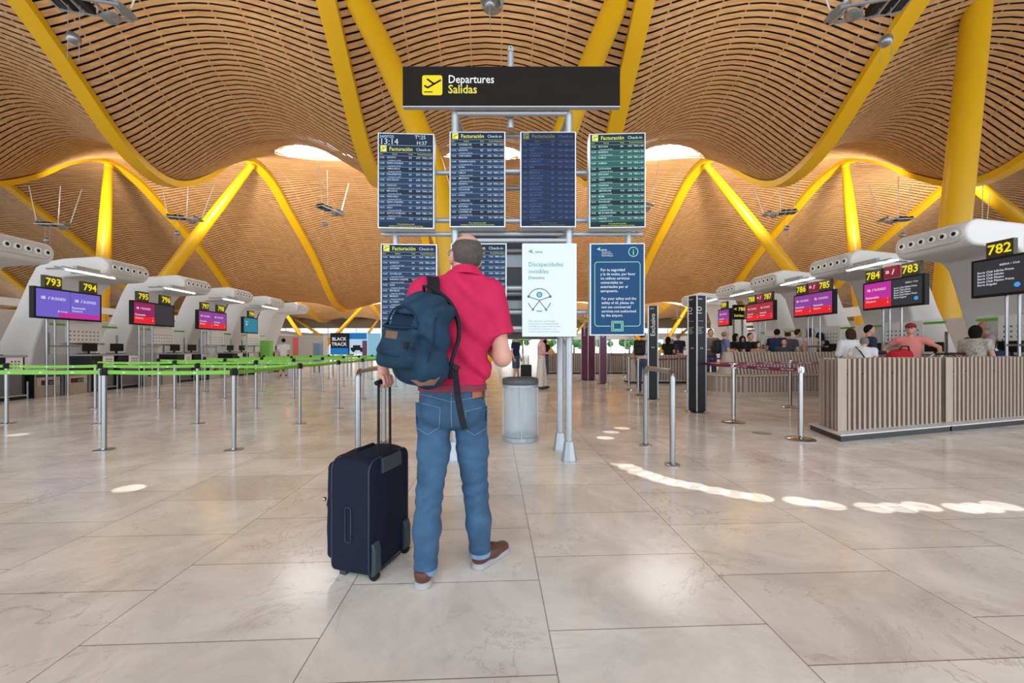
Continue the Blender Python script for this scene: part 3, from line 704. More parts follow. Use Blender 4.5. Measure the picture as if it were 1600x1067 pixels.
lp_ = dup(G0, (-7.3, 4.9, 0), 0, 'steel green belt post just beyond the left picture border', 'steel posts of the green belt queue')
# right queue
R0 = post_proto('queue_post', 'polished queue post with domed base, standing left of the near slatted barrier', 'post', False, MBELT); R0.location = (3.81, 5.24, 0); R0['group'] = 'polished posts of the maroon belt queue'
RG = 'polished posts of the maroon belt queue'
q2 = dup(R0, (3.6, 6.45, 0), 0, 'polished queue post between the tall pylon and the near slatted barrier', RG)
q3 = dup(R0, (5.68, 8.1, 0), 0, 'polished queue post in front of the curved ribbed bench', RG)
qs = [(983, 610, 'leftmost polished post near the Exclusivo pylon'), (997.5, 618, 'polished post just left of the Exclusivo pylon, behind the bent tube'), (975, 588, 'small faraway polished post left of the ribbed low wall'), (954, 584, 'small faraway polished post by the maroon pylons'), (1074, 612, 'polished post seen just left of the tall double pylon')]
Q = []
for px, py, l in qs:
    Y = 744/(py-545.0); Q.append(dup(R0, ((px-800)*Y/FPX, Y, 0), 0, l, RG))
bpy.context.view_layer.update()
belt(R0, (3.81, 5.24, 0), (3.6, 6.45, 0), MBELT, txt='IBERIA  / BUSINESS'); belt(q2, (3.6, 6.45, 0), (3.62, 7.5, 0), MBELT, txt='IBERIA  / BUSINESS')
belt(q3, (5.68, 8.1, 0), (3.62, 7.6, 0), MBELT, txt='IBERIA  / BUSINESS')
q4 = dup(R0, (7.0, 7.15, 0), 0, 'polished queue post rising behind the near slatted barrier', RG)
bpy.context.view_layer.update()
belt(q4, (7.0, 7.15, 0), (5.68, 8.1, 0), MBELT, txt='IBERIA  / BUSINESS')
def loc(o): return tuple(o.location)
belt(Q[1], loc(Q[1]), loc(Q[4]), MBELT, z=.93); belt(Q[0], loc(Q[0]), (4.1, 11.6, 0), MBELT, z=.93); belt(Q[3], loc(Q[3]), loc(Q[2]), MBELT)
belt(Q[4], loc(Q[4]), (7.6, 11.9, 0), MBELT, z=.93)

# pylons
def pylon(label, px, py, top, wd, m, two, texts, rz=0):
    Y = 744/(py-545.0); h = CH-(top-545)*Y/FPX
    t = thing('sign_pylon', label, 'pylon', ((px-800)*Y/FPX, Y, 0), rz)
    MB().lathe([(wd*.85, 0), (wd*.86, .012), (wd*.7, .03), (wd*.3, .04)], n=32).build('base', CHROME, t, smooth=SM)
    if two:
        a = wd*.62
        poly = [(-a, a*.55), (0, -a*.45), (a, a*.55)]
        MB().prism(poly, .03, h, lambda p, q, d: Vector((p, q, d))).build('body', m, t)
        e = MB()
        for p in poly: e.tube([(p[0], p[1], .03), (p[0], p[1], h+.004)], .014, 8)
        e.build('edge_strip', STEEL, t, smooth=SM)
        for k, (p, q) in enumerate(((poly[0], poly[1]), (poly[1], poly[2]))):
            c = ((p[0]+q[0])/2, (p[1]+q[1])/2); ang = math.atan2(q[1]-p[1], q[0]-p[0]); tm = text_mb(texts[0], -.005)
            tv = text_mb(texts[1], -.005, tm, True) if texts[1] else tm
            Mx = Matrix.Translation((c[0], c[1], 0)) @ Matrix.Rotation(ang, 4, 'Z')
            o = MB().add([Mx @ Vector(v) for v in tm.v], tm.f).build('lettering', mat('print_grey', (.8, .8, .8), .5, var=0), t)
    else:
        MB().box(-wd/2, wd/2, -.035, .035, .03, h).build('body', m, t, bevel=.004)
        e = MB()
        for x in (-wd/2-.012, wd/2+.012): e.box(x-.012, x+.012, -.04, .04, .03, h)
        e.build('edge_strip', STEEL, t)
        tm = text_mb(texts[0], -.037); text_mb(texts[1], -.037, tm, True); tm.build('lettering', mat('print_grey', (.8, .8, .8), .5, var=0), t)
PG = mat('pylon_anthracite', (.028, .03, .034), .5, spec=.2, var=.06); PM = mat('pylon_maroon', (.12, .025, .06), .4, var=.05)
pylon('tall dark two-faced pylon with pictograms, right of the Exclusivo pylon', 1089, 644, 462, .25, PG, True,
      ([('IBERIA /', -.08, 2.13, .032, 'LEFT', 1, 1, .003), ('Facturación', -.08, 1.72, .024, 'LEFT'), ('Mostradores\nBusiness\nEquipaje\nConexiones\nPasajeros', -.08, 1.6, .024, 'LEFT', 1.2), ('& &', -.0, 1.2, .045, 'CENTER')], [('TO', .0, 1.84, .16, 'LEFT', 1, .7)]), -.44)
pylon('dark pylon lettered Exclusivo, left of the tall two-faced pylon', 1020, 624, 478, .19, PG, False,
      ([('IBERIA /', -.07, 2.14, .03, 'LEFT', 1, 1, .003), ('& &', 0, 1.22, .045, 'CENTER')], [('Exclusivo', .045, 1.5, .15, 'LEFT', 1, .95, .001)]), -.2)
pylon('maroon two-faced pylon behind the white notice screen', 919, 594, 512, .42, PM, True, ([('/', -.02, 1.2, .05, 'LEFT')], [('BUSINESS', .03, 1.7, .12, 'LEFT', 1, .8)]), -.19)
pylon('slim maroon pylon just below the blue notice screen', 942, 600, 500, .22, PM, False, ([], [('BUSINESS', .03, 1.6, .1, 'LEFT', 1, .8)]))

# ============================================================ slatted wooden barriers and benches
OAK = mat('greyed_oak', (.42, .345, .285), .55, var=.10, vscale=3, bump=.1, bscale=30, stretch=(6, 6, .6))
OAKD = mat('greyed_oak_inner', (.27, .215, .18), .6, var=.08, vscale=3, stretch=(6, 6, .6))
PLB = mat('plinth_black', (.015, .018, .022), .35)
def slat_barrier(label, x, y, rz, L, h=1.07, dep=.42, base=True, group=None, shear=0):
    t = thing('slatted_barrier', label, 'barrier', (x, y, 0), rz, group)
    MB().box(-.07, L+.0, -.14, dep+.14, .0, .075).build('plinth', PLB, t, bevel=.006)
    MB().box(-.09, L+.0, -.16, dep+.16, .075, .095).build('base_top', mat('base_top', (.62, .62, .63), .4), t, bevel=.004)
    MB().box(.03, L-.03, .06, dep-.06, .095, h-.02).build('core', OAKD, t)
    mb = MB(); n = int(L/.1)
    for i in range(n+1):
        xx = i*(L-.045)/n
        mb.box(xx, xx+.045, 0, .065, .095, h); mb.box(xx, xx+.045, dep-.065, dep, .095, h)
    for yy in np.arange(.1, dep-.08, .1): mb.box(0, .04, yy, yy+.045, .095, h); mb.box(L-.04, L, yy, yy+.045, .095, h)
    mb.box(.0, .17, -.002, .03, .1, h); mb.box(.02, L-.02, .065, dep-.065, h-.03, h-.012)
    mb.build('slats', OAK, t)
    mb = MB()
    for i in (1.5, 4.5, n//2+.5): mb.ball((i*(L-.045)/n+.025, -.001, .86), .009, 8)
    mb.build('bolts', BLACK, t)
    for ch in t.children:
        for v in ch.data.vertices: v.co.x += shear*v.co.y
slat_barrier('near slatted wooden barrier on a black plinth, right foreground', 4.35, 5.3, .295, 2.15, shear=.6)
slat_barrier('slatted wooden barrier at the right edge, continuing the near one', 4.35+2.26*math.cos(.295), 5.3+2.26*math.sin(.295), .295, 2.4, shear=.6)
slat_barrier('low slatted wall behind the Exclusivo pylon', 4.15, 13.9, .0, 2.2, h=.98)
slat_barrier('low slatted wall far behind the pylons, left of the Exclusivo one', 1.4, 19.2, 0.02, 5.6, h=1.0)
bt = thing('ribbed_bench', 'curved double sided ribbed wooden bench with rounded end, behind the steel posts', 'bench', (5.62, 10.35, 0), .16)
def fin(mb, f, half=False):
    pr = [(-.62, .12), (-.62, .53), (-.25, .55), (-.1, 1.12), (.1, 1.12), (.25, .55), (.62, .53), (.62, .12)]
    if half: pr = [(-.62, .12), (-.62, .53), (-.25, .55), (-.1, 1.12), (0, 1.12), (0, .12)]
    mb.prism(pr, -.022, .022, f)
mb = MB(); L = 3.7; n = int(L/.095)
for i in range(n): xx = .05+i*L/n; fin(mb, lambda a, b, d, xx=xx: Vector((xx+d, a, b)))
for k in range(19):
    q = -PI/2-k*PI/18
    fin(mb, lambda a, b, d, q=q: Vector((-a*math.cos(q)-d*math.sin(q), -a*math.sin(q)+d*math.cos(q), b)), True)
mb.build('ribs', OAK, bt)
st_ = [(L, -.66)]+[(.66*math.cos(-PI/2-k*PI/16), .66*math.sin(-PI/2-k*PI/16)) for k in range(17)]+[(L, .66)]
MB().prism(st_, .515, .555, lambda a, b, d: Vector((a, b, d))).build('seat', OAK, bt, bevel=.01)
MB().prism([(a*.96, b*.93) for a, b in st_], 0, .13, lambda a, b, d: Vector((a, b, d))).build('plinth', OAK, bt)
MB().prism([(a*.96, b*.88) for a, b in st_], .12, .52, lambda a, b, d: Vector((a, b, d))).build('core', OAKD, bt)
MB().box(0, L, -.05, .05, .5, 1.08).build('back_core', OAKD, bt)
# floor access disc
dc = MB().lathe([(.12, .0), (.12, .003), (.0, .003)], ((1190-800)*5.64/FPX, 5.64, 0), n=32).build('floor_socket', mat('socket_grey', (.25, .25, .25), .4), None)
tag(dc, 'round grey floor socket cover in the floor between queue posts', 'floor cover')

# ============================================================ check-in islands
TUBE = emi('lit_tube', (1, .97, .9), 6)
def hood_proto():
    t = thing('ventilation_hood', '', 'hood')          # local: nose at x=0 facing +x, length along y 0..1.45, back towards -x
    prof = []
    for k in range(9): a = PI/2-k*PI/8; prof.append((-.27+.27*math.cos(a), 3.545+.27*math.sin(a)))
    prof += [(-1.15, 3.22), (-1.35, 3.02), (-1.6, 2.3), (-1.95, 1.25), (-2.15, 0), (-3.2, 0), (-2.92, 1.25), (-2.42, 2.3), (-2.1, 3.1), (-1.9, 3.5), (-1.6, 3.66), (-1.2, 3.74)]
    Lh = 1.42
    def slab(y0, y1, ins): 
        c = Vector((-.9, 3.4)); q = []
        n = len(prof)
        for i in range(n):
            p0 = Vector(prof[i-1]); p1 = Vector(prof[i]); p2 = Vector(prof[(i+1) % n])
            d = (p2-p0).normalized(); q.append((p1.x-d.y*ins*-1*-1, p1.y+d.x*ins*-1*-1) if False else (p1.x+d.y*ins, p1.y-d.x*ins))
        return q
    MB().prism(prof, 0, Lh, lambda a, b, d: Vector((a, d, b))).build('shell', HOOD, t, smooth=math.radians(30), bevel=.05)
    # recessed nose plate is a stadium lying on the nose; nozzles
    st = []
    hl = Lh/2-.06; hr = .17
    for k in range(9): a = -PI/2+k*PI/8; st.append((Lh/2+hl-hr+hr*math.cos(a), 3.545+hr*math.sin(a)))
    for k in range(9): a = PI/2+k*PI/8; st.append((Lh/2-hl+hr+hr*math.cos(a), 3.545+hr*math.sin(a)))
    npl = MB().prism(st, -.02, .015, lambda a, b, d: Vector((d, a, b))).build('nose_plate', mat('nose_grey', (.52, .52, .52), .5), t, bevel=.008)
    for k in range(6):
        y = Lh/2+(k-2.5)*.205
        M = Matrix.Rotation(PI/2, 4, 'Y')
        nz = MB().lathe([(.074, 0), (.078, .012), (.066, .03), (.045, .03), (.040, .012)], (.015, y, 3.545), 18, M).build('nozzle', HOOD, npl, smooth=SM)
        MB().lathe([(.042, .0), (.042, .022)], (.015, y, 3.545), 14, M).build('nozzle_opening', BLACK, t)
    MB().box(-.6, -.58, .12, .6, 3.262, 3.272).box(-.6, -.58, .8, 1.3, 3.262, 3.272).build('vent_slot', BLACK, t)
    return t
def lamp_proto():
    t = thing('linear_desk_lamp', '', 'lamp')           # thin bracket with a bright tube, running along x
    mb = MB()
    for y in (-.09, .09): mb.tube([(-1.3, y, 0), (.1, y, 0)], .014, 8)
    for x in (-1.2, -.7, -.2, .05): mb.box(x-.015, x+.015, -.1, .1, -.015, .015)
    mb.box(-.9, -.3, -.05, .05, -.02, .1)
    mb.build('bracket', ALU, t)
    MB().box(-1.1, .15, -.03, .03, -.055, -.03).build('light_tube', TUBE, t)
    MB().box(-.9, -.86, -.05, .7, .0, .04).box(-.3, -.26, -.05, .7, .0, .04).build('arm', ALU, t)
    return t
R90 = PI/2
HP = hood_proto(); LPp = lamp_proto()
used = {'h': 0, 'l': 0}
def put(proto, key, loc, rz, label, group, mirror=False):
    if not used[key]:
        used[key] = 1; o = proto; o.location = loc; o.rotation_euler = (0, 0, rz); o['label'] = label; o['group'] = group
    else: o = dup(proto, loc, rz, label, group)
    return o
gh = 'white ventilation hoods over the check-in desks'; gl = 'linear lamps under the hoods'
hl_l = ['leftmost white ventilation hood, cut by the left picture edge', 'white ventilation hood above the 793 and 794 desk screen', 'white ventilation hood between screens 795 and 797', 'white ventilation hood right of the 797 and 798 signs', 'small white hood farthest along the left desk row', 'small white hood at the far end of the left desk row, nearly hidden']
for k, y in enumerate((8.45, 11.2, 14.0, 16.75, 19.5, 22.3)): put(HP, 'h', W(-10.8, y), SH, hl_l[k], gh)
hl_r = ['large white ventilation hood above and left of sign 782', 'white ventilation hood above signs 784 and 783', 'white ventilation hood above sign 785', 'white ventilation hood above the 788 and 787 screen', 'farthest white ventilation hood on the right side']
for k, y in enumerate((7.9, 10.4, 13.1, 15.3, 18.3)): put(HP, 'h', W(9.5, y+1.42), PI+SH, hl_r[k], gh)
for k, y in enumerate((8.9, 11.9, 14.7, 17.4)): put(LPp, 'l', W(-10.45, y+2.0, 3.2), R90+SH, 'linear lamp bracket over the left desks, %s from the camera' % ['first', 'second', 'third', 'fourth'][k], gl)
for k, y in enumerate((7.3, 9.6, 12.2, 14.4)): put(LPp, 'l', W(9.15, y+1.75, 3.24), -R90+SH, 'linear lamp bracket over the right desks, %s from the camera' % ['first', 'second', 'third', 'fourth'][k], gl)

PURP = emi('scr_violet', (.16, .12, .55), 1); MAG = emi('scr_magenta', (.50, .03, .32), 1); RED = emi('scr_red', (.72, .02, .03), 1); WINE = emi('scr_wine', (.26, .015, .09), 1)
VIO = emi('scr_purple', (.27, .05, .30), 1); GRY = emi('scr_grey', (.035, .035, .042), 1); NVY = emi('scr_blue', (.02, .03, .09), 1); SWH = emi('scr_white', (.85, .82, .95), 1); TQ = emi('scr_teal', (.02, .20, .28), 1); MAR = emi('sign_maroon', (.22, .015, .03), 1)
def ib(tx, x, z, s): tx += [('IB', x, z, s, 'LEFT', 1, 1.25, .012), ('/', x+s*1.55, z, s*1.05, 'LEFT', 1, 1.2, .02), ('BUSINESS', x+s*2.2, z, s*.95, 'LEFT', 1, .85)]
def monitor(label, loc, rz, L, z0, z1, halves, nums, ibs=None, posts=True, grey=False):
    t = thing('check_in_screen', label, 'screen', loc, rz, None)      # local x along the screen, front -y
    H = z1-z0
    MB().box(-L/2, L/2, 0, .11, z0, z1).build('housing', BLACK, t, bevel=.006)
    mb = MB()
    for x in ((-L*.24, -L*.13, L*.06) if L > 1.2 else (0,)): mb.tube([(x, .16, 0), (x, .16, z0+.3)], .024, 10)
    mb.box(-L*.24, L*.24, .13, .19, z0+.1, z0+.2); mb.box(-L*.24, L*.24, .14, .18, 1.25, 1.29)
    mb.build('stand_post', STEEL, t, smooth=SM)
    m = .045; n = len(halves); w = (L-2*m)/n
    for i, h_ in enumerate(halves):
        x0 = -L/2+m+i*w; x1 = x0+w-.008; a = z0+m; b_ = z1-m; hh = b_-a; tx = []
        if h_ == 'violet':
            p = MB().quad(x0, x1, a, b_, -.003).build('display', PURP, t); ib(tx, x0+.1, b_-hh*.36, hh*.15)
            if i: MB().quad(x0-w*.35, x1, a, a+hh*.2, -.005).build('pink_band', MAG, p); tx += [('Facturación', x0+.03, a+hh*.38, hh*.11, 'LEFT', 1, 1, .01), ('Check-in', x0+.03, a+hh*.26, hh*.11, 'LEFT')]
            else: tx += [('El Corte', x1-.32, a+hh*.2, hh*.10, 'LEFT')][:0]+[('IB Group', x1-.3, a+hh*.2, hh*.09, 'LEFT')]
        elif h_ in ('wine', 'magenta', 'purple', 'redtop'):
            top = {'wine': WINE, 'magenta': MAG, 'purple': VIO, 'redtop': emi('scr_brick', (.36, .03, .05), 1)}[h_]
            p = MB().quad(x0, x1, a, b_, -.003).build('display', top, t); MB().quad(x0, x1, a, a+hh*.34, -.005).build('red_band', RED, p)
            ib(tx, x0+.08, b_-hh*.32, hh*.14); tx += [('Facturación', x0+.04, a+hh*.38, hh*.12, 'LEFT', 1, 1, .012), ('Check-in', x0+.04, a+hh*.22, hh*.12, 'LEFT'), ('1', x1-.09, a+hh*.28, hh*.1, 'LEFT'), ('8', x1-.09, a+hh*.14, hh*.1, 'LEFT')]
            if h_ == 'wine':
                sb = MB()
                for q in range(5): sb.quad(x0, x1, a+hh*(.42+.11*q), a+hh*(.43+.11*q), -.004)
                sb.build('stripe', MAG, p)
        elif h_ == 'grey': p = MB().quad(x0, x1, a, b_, -.003).build('display', GRY, t)
        elif h_ == 'list':
            p = MB().quad(x0, x1, a, b_, -.003).build('display', NVY if False else GRY, t)
            tx += [('IBERIA / Club', x1-.08, b_-hh*.2, hh*.08, 'RIGHT'), ('Iberia Club Infinita Prime\nIberia Club Infinita\nIberia Club Platino\nIberia Club Platino Prime\nIberia Singular', x0+.06, b_-hh*.36, hh*.088, 'LEFT', 1.05, .95, .006)]
            MB().ball((0, 0, 0), .045, 12, (1, .1, 1)).build('roundel', emi('scr_azure', (.05, .35, .8), 1), p).location = (x1-.12, -.004, a+hh*.2)
        elif h_ == 'teal':
            p = MB().quad(x0, x1, a, b_, -.003).build('display', TQ, t); tx += [('+', x0+.1, a+hh*.4, hh*.4, 'LEFT'), ('Check-in', x0+.06, b_-hh*.3, hh*.12, 'LEFT')]
        if tx: text_mb(tx, -.007).build('text', SWH, p)
    for x, s_ in nums:
        sw, sh_ = .40, .30
        g = MB().box(x-sw/2, x+sw/2, .0, .09, z1+.0, z1+sh_).build('number_sign', mat('sign_olive', (.035, .03, .012), .4), t, bevel=.004)
        text_mb([(s_, x, z1+.065, .25, 'CENTER', 1, .95, .018)], -.004).build('number', YSIGN, g)
    for x in (ibs or []):
        g = MB().box(x-.16, x+.16, .0, .08, z1+.02, z1+.3).build('airline_sign', MAR, t)
        text_mb([('IB', x-.12, z1+.13, .1, 'LEFT', 1, 1.1, .01), ('/', x+.03, z1+.1, .16, 'LEFT', 1, 1.3, .02)], -.004).build('airline_mark', SWH, g)
    return t
R90 = PI/2
def mon(side, u, y0, y1, z0, z1, halves, nums, label, ibs=None, num_fn=None):
    c = W(u, (y0+y1)/2); L = y1-y0
    return monitor(label, c, (R90 if side == 'L' else -R90)+SH, L, z0, z1, halves, nums, ibs)
mon('L', -10.8, 9.4, 11.05, 1.94, 2.70, ['violet', 'violet'], [(-.4, '793'), (.5, '794')], 'wide violet check-in screen under signs 793 and 794')
mon('L', -10.8, 12.0, 13.6, 1.94, 2.68, ['wine', 'grey'], [(-.42, '795'), (.45, '796')], 'check-in screen half wine red half grey under signs 795 and 796')
mon('L', -10.8, 14.7, 16.3, 1.94, 2.66, ['purple', 'purple'], [(-.42, '797'), (.45, '798')], 'purple and red check-in screen under signs 797 and 798')
mon('L', -10.8, 17.4, 18.5, 1.9, 2.62, ['teal'], [(.05, '799')], 'teal check-in screen under sign 799')
mon('R', 9.5, 6.2, 7.83, 2.19, 2.92, ['list', 'list'], [(-.38, '782')], 'dark check-in screen under sign 782, cut by the right edge', [.12])
mon('R', 9.5, 8.66, 10.1, 2.17, 2.86, ['magenta', 'list'], [(-.45, '784'), (.42, '783')], 'check-in screen half magenta half navy under signs 784 and 783', [-.02])
mon('R', 9.5, 10.95, 12.4, 2.17, 2.86, ['purple', 'purple'], [(-.42, '786'), (.42, '785')], 'purple check-in screen under signs 786 and 785', [0])
mon('R', 9.5, 13.25, 14.7, 2.17, 2.84, ['redtop', 'redtop'], [(-.42, '788'), (.42, '787')], 'red check-in screen under signs 788 and 787', [0])
mon('R', 9.5, 15.7, 16.5, 2.12, 2.82, ['purple'], [(0, '789')], 'small purple check-in screen under sign 789')

# desks: one per position, plus belt boxes and notice glass
def desk_proto():
    t = thing('check_in_desk', '', 'desk')               # local front -y, x along
    MB().box(-.36, .36, 0, .62, .0, 1.0).build('body', DARK, t, bevel=.01)
    MB().box(-.29, .29, -.012, 0, .1, .72).build('front_panel', DESKG, t, bevel=.004)
    MB().box(-.375, .375, -.05, .66, 1.0, 1.05).build('counter_top', GREYP, t, bevel=.006)
    mb = MB().tube([(-.34, -.08, .1), (.34, -.08, .1)], .018, 8)
    for x in (-.34, .34): mb.tube([(x, -.08, 0), (x, -.08, .42)], .016, 8)
    mb.build('guard_rail', STEEL, t)
    p = MB().box(-.03, .3, -.02, -.012, .70, 1.02).build('notice', PAPER, t)
    mb = MB()
    for i in range(3):
        for j in range(3): mb.quad(.06+i*.07, .10+i*.07, .74+j*.07, .78+j*.07, -.0215)
    mb.build('icons', mat('print_dark', (.15, .15, .15), .6, var=0), p)
    m = MB().box(-.3, .04, .12, .42, 1.05, 1.07).box(-.15, -.11, .25, .29, 1.07, 1.2).box(-.33, .07, .22, .26, 1.13, 1.36).build('computer_screen', BLACK, t, bevel=.004)
    return t
def scale_proto():
    t = thing('baggage_intake', '', 'luggage belt')
    MB().box(-.29, .29, -.14, .5, 0, .5).build('housing', BEIGE, t, bevel=.012)
    MB().box(-.26, .26, -.155, -.14, .28, .46).build('front_plate', mat('plate_beige', (.5, .45, .39), .4, .2), t)
    p = MB().box(-.16, .16, -.165, -.155, .30, .42).build('warning_sticker', BLACK, t)
    mb = MB(); ring(mb, -.09, .36, .038, .007, -.167, n=20); mb.build('prohibition_ring', emi('sticker_red', (.5, .02, .02), .5), p)
    text_mb([('NO SUBIR', 0, .365, .035, 'LEFT'), ('KEEP OFF', 0, .325, .035, 'LEFT')], -.167).build('sticker_text', LOGOW, p)
    MB().box(-.25, .25, -.1, .9, .5, .52).build('belt_surface', BLACK, t)
    for x in (-.315, .315): MB().box(x-.02, x+.02, -.18, .5, 0, .62).build('side_guard', STEEL, t)
    return t
NG = mat('clear_glass', (.85, .92, .92), .05, alpha=.16, var=0)
def glass_proto():
    t = thing('notice_glass', '', 'glass screen')
    g = MB().box(-.95, .95, 0, .012, 1.06, 1.95).build('pane', NG, t)
    for x in (-.95, 0, .95): MB().box(x-.02, x+.02, -.01, .03, 1.05, 1.62).build('glass_post', STEEL, t)
    MB().box(-.95, .95, -.008, -.001, 1.82, 1.88).build('green_stripe', GB, t)
    p = MB().box(-.55, .45, -.02, -.010, 1.38, 1.92).build('notice_board', WHITE, t)
    mb = MB()
    for i in range(8):
        for j in range(3): mb.quad(-.46+i*.11, -.42+i*.11, 1.44+j*.11, 1.48+j*.11, -.022)
    mb.build('icons', mat('print_dark', (.15, .15, .15), .6, var=0), p)
    MB().box(-.6, .5, -.05, .1, 1.32, 1.36).build('shelf', STEEL, t)
    return t
DP, SP, GP_ = desk_proto(), scale_proto(), glass_proto(); used.update(d=0, s=0, g=0)
ordn = ['nearest', 'second', 'third', 'fourth', 'fifth', 'sixth', 'seventh', 'eighth', 'ninth', 'tenth', 'eleventh', 'farthest']
i = 0; j = 0
for y in (7.55, 8.35, 9.12):
    put(DP, 'd', W(-11.1, y), R90+SH, 'dark check-in desk on the left side, %s from the camera' % ordn[i], 'dark check-in desks'); i += 1
for k in range(4):
    y0 = 9.6+3.05*k
    for q in (.33, 1.02): put(SP, 's', W(-11.2, y0+q), R90+SH, 'beige luggage intake with prohibition sticker, %s along the left desks' % ordn[j], 'beige luggage intakes with stickers'); j += 1
    for q in (1.8, 2.62): put(DP, 'd', W(-11.1, y0+q), R90+SH, 'dark check-in desk on the left side, %s from the camera' % ordn[i], 'dark check-in desks'); i += 1
for i, y in enumerate((8.1, 11.3, 14.0, 16.7, 19.4)): put(GP_, 'g', W(-11.5, y), R90+SH, 'glass screen with white notice board over the left desks, %s' % ordn[i], 'glass screens with green stripe')
for i, y in enumerate((5.9, 8.1, 10.6, 13.0, 15.4)): put(GP_, 'g', W(11.1, y), -R90+SH, 'glass screen with white notice board over the right desks, %s' % ordn[i], 'glass screens with green stripe')
for i, y in enumerate((6.6, 8.0, 9.4, 10.9, 12.3, 13.8, 15.2, 16.7)): put(DP, 'd', W(10.45, y), -R90+SH, 'dark check-in desk on the right side, %s from the camera' % ordn[i], 'dark check-in desks')
# back office blocks behind the desks
mb = MB().box(-15.8, -15.5, 4, 34, 0, 2.3); struct(mb.build('wall_back_left', LOWW)).rotation_euler = (0, 0, SH)
mb = MB().box(15.2, 15.5, 3, 34, 0, 2.2); struct(mb.build('wall_back_right', LOWW)).rotation_euler = (0, 0, SH)
mb = MB().box(-19.5, -19.2, 4, 34, 2.95, 3.25); struct(mb.build('trim_1', WHITE)).rotation_euler = (0, 0, SH)
mb = MB().box(19.5, 19.8, 4, 34, 2.95, 3.45); struct(mb.build('trim_2', WHITE)).rotation_euler = (0, 0, SH)

# ============================================================ hanging floodlights
def fixture_proto():
    t = thing('ceiling_floodlight', '', 'light fixture')
    REF = mat('reflector_grey', (.30, .32, .34), .3, .7)
    fr = MB()
    for y in (-.28, .28): fr.box(-1.0, .7, y-.03, y+.03, -.04, .03)
    for x in (-1.0, -.72, -.45, -.18, .1, .66): fr.box(x-.025, x+.025, -.3, .3, -.03, .03)
    fr.build('frame', ALU, t)
    for x, r_ in ((-.85, .2), (-.55, -.15), (-.25, .1)):
        MB().box(-.11, .11, -.24, .24, -.09, .09, Matrix.Translation((x, 0, .06)) @ Matrix.Rotation(r_, 4, 'Y')).build('lamp_box', BLACK, t, bevel=.01)
    prof = [(.0, -.16), (.14, -.145), (.26, -.09), (.34, .0), (.36, .02), (.33, .02), (.25, -.07), (.13, -.12), (.0, -.13)]
    for c, sc, tilt in (((.62, 0, .1), .95, .5), ((.3, .1, -.16), .62, -.4)):
        MB().lathe([(a*sc, b*sc) for a, b in prof], c, 24, Matrix.Rotation(tilt, 4, 'Y')).build('reflector_dish', REF, t, smooth=SM)
    mb = MB()
    for a, b_ in (((-.9, -.2, 0), (-1.25, -.3, 2.3)), ((-.1, .2, 0), (-.05, .3, 2.6)), ((.8, 0, .15), (1.45, .0, 2.3))): mb.tube([a, b_], .022, 8)
    mb.build('hanger_rod', WHITE, t)
    mb = MB()
    for x in (-.62, -.36): mb.tube([(x, 0, -.02), (x*.98-.03, 0, -1.55)], .009, 6)
    mb.build('weight_cable', ALU, t)
    MB().ball((-.5, 0, -.95), .16, 18).build('weight_ball', REF, t, smooth=True)
    return t
FPp = fixture_proto(); used['f'] = 0
gf = 'hanging ceiling floodlights'
def rods(o): pass
for px, py, Y, rz, l in ((150, 12, 11, .25, 'large hanging floodlight near the upper left corner'), (1350, 16, 11, PI-.25, 'large hanging floodlight near the upper right corner'),
                      (767, -22, 11, R90, 'hanging floodlight above the departures sign, only its weight ball showing'),
                      (88, 352, 25, .1, 'small hanging floodlight at the far left, above the 793 hood'), (292, 342, 25, .3, 'small hanging floodlight behind the left yellow strut'),
                      (518, 330, 25, 1.2, 'small hanging floodlight left of the departure boards'), (1004, 325, 25, -1.2, 'small hanging floodlight at the right edge of the green board'),
                      (1215, 334, 25, PI-.3, 'small hanging floodlight behind the right yellow strut'), (1396, 344, 25, PI-.1, 'small hanging floodlight above the 784 hood'), (1527, 350, 28, PI, 'smallest hanging floodlight at the far right behind the thick column'),
                      (440, 497, 49, 0, 'added tiny floodlight brightening the far ceiling, leftmost in the far row'), (600, 498, 49, .3, 'added tiny floodlight brightening the far ceiling, left of the middle'), (915, 498, 49, 1, 'added tiny floodlight brightening the far ceiling, right of the middle'), (1060, 497, 49, .5, 'added tiny floodlight brightening the far ceiling, rightmost in the far row')):  # far row: invented fixtures, added only to brighten the third ceiling wave
    p = P(px, py, Y); o = put(FPp, 'f', p, rz, l, gf)
    if Y > 40: o.scale = (.5, .5, .5)
    ld = bpy.data.lights.new('flood', 'SPOT'); ld.energy = 9000 if Y > 40 else FLOOD if Y > 20 else FLOODN; ld.spot_size = 2.3; ld.spot_blend = 1; ld.shadow_soft_size = .4; ld.color = (1, .95, .86)
    lo = bpy.data.objects.new('flood', ld); COL.objects.link(lo); lo.location = p+Vector((0, .5, .5))
    lo.rotation_euler = Vector((0, .75, .65)).to_track_quat('-Z', 'Y').to_euler() if Y > 20 else Vector((0, .5, .85)).to_track_quat('-Z', 'Y').to_euler()

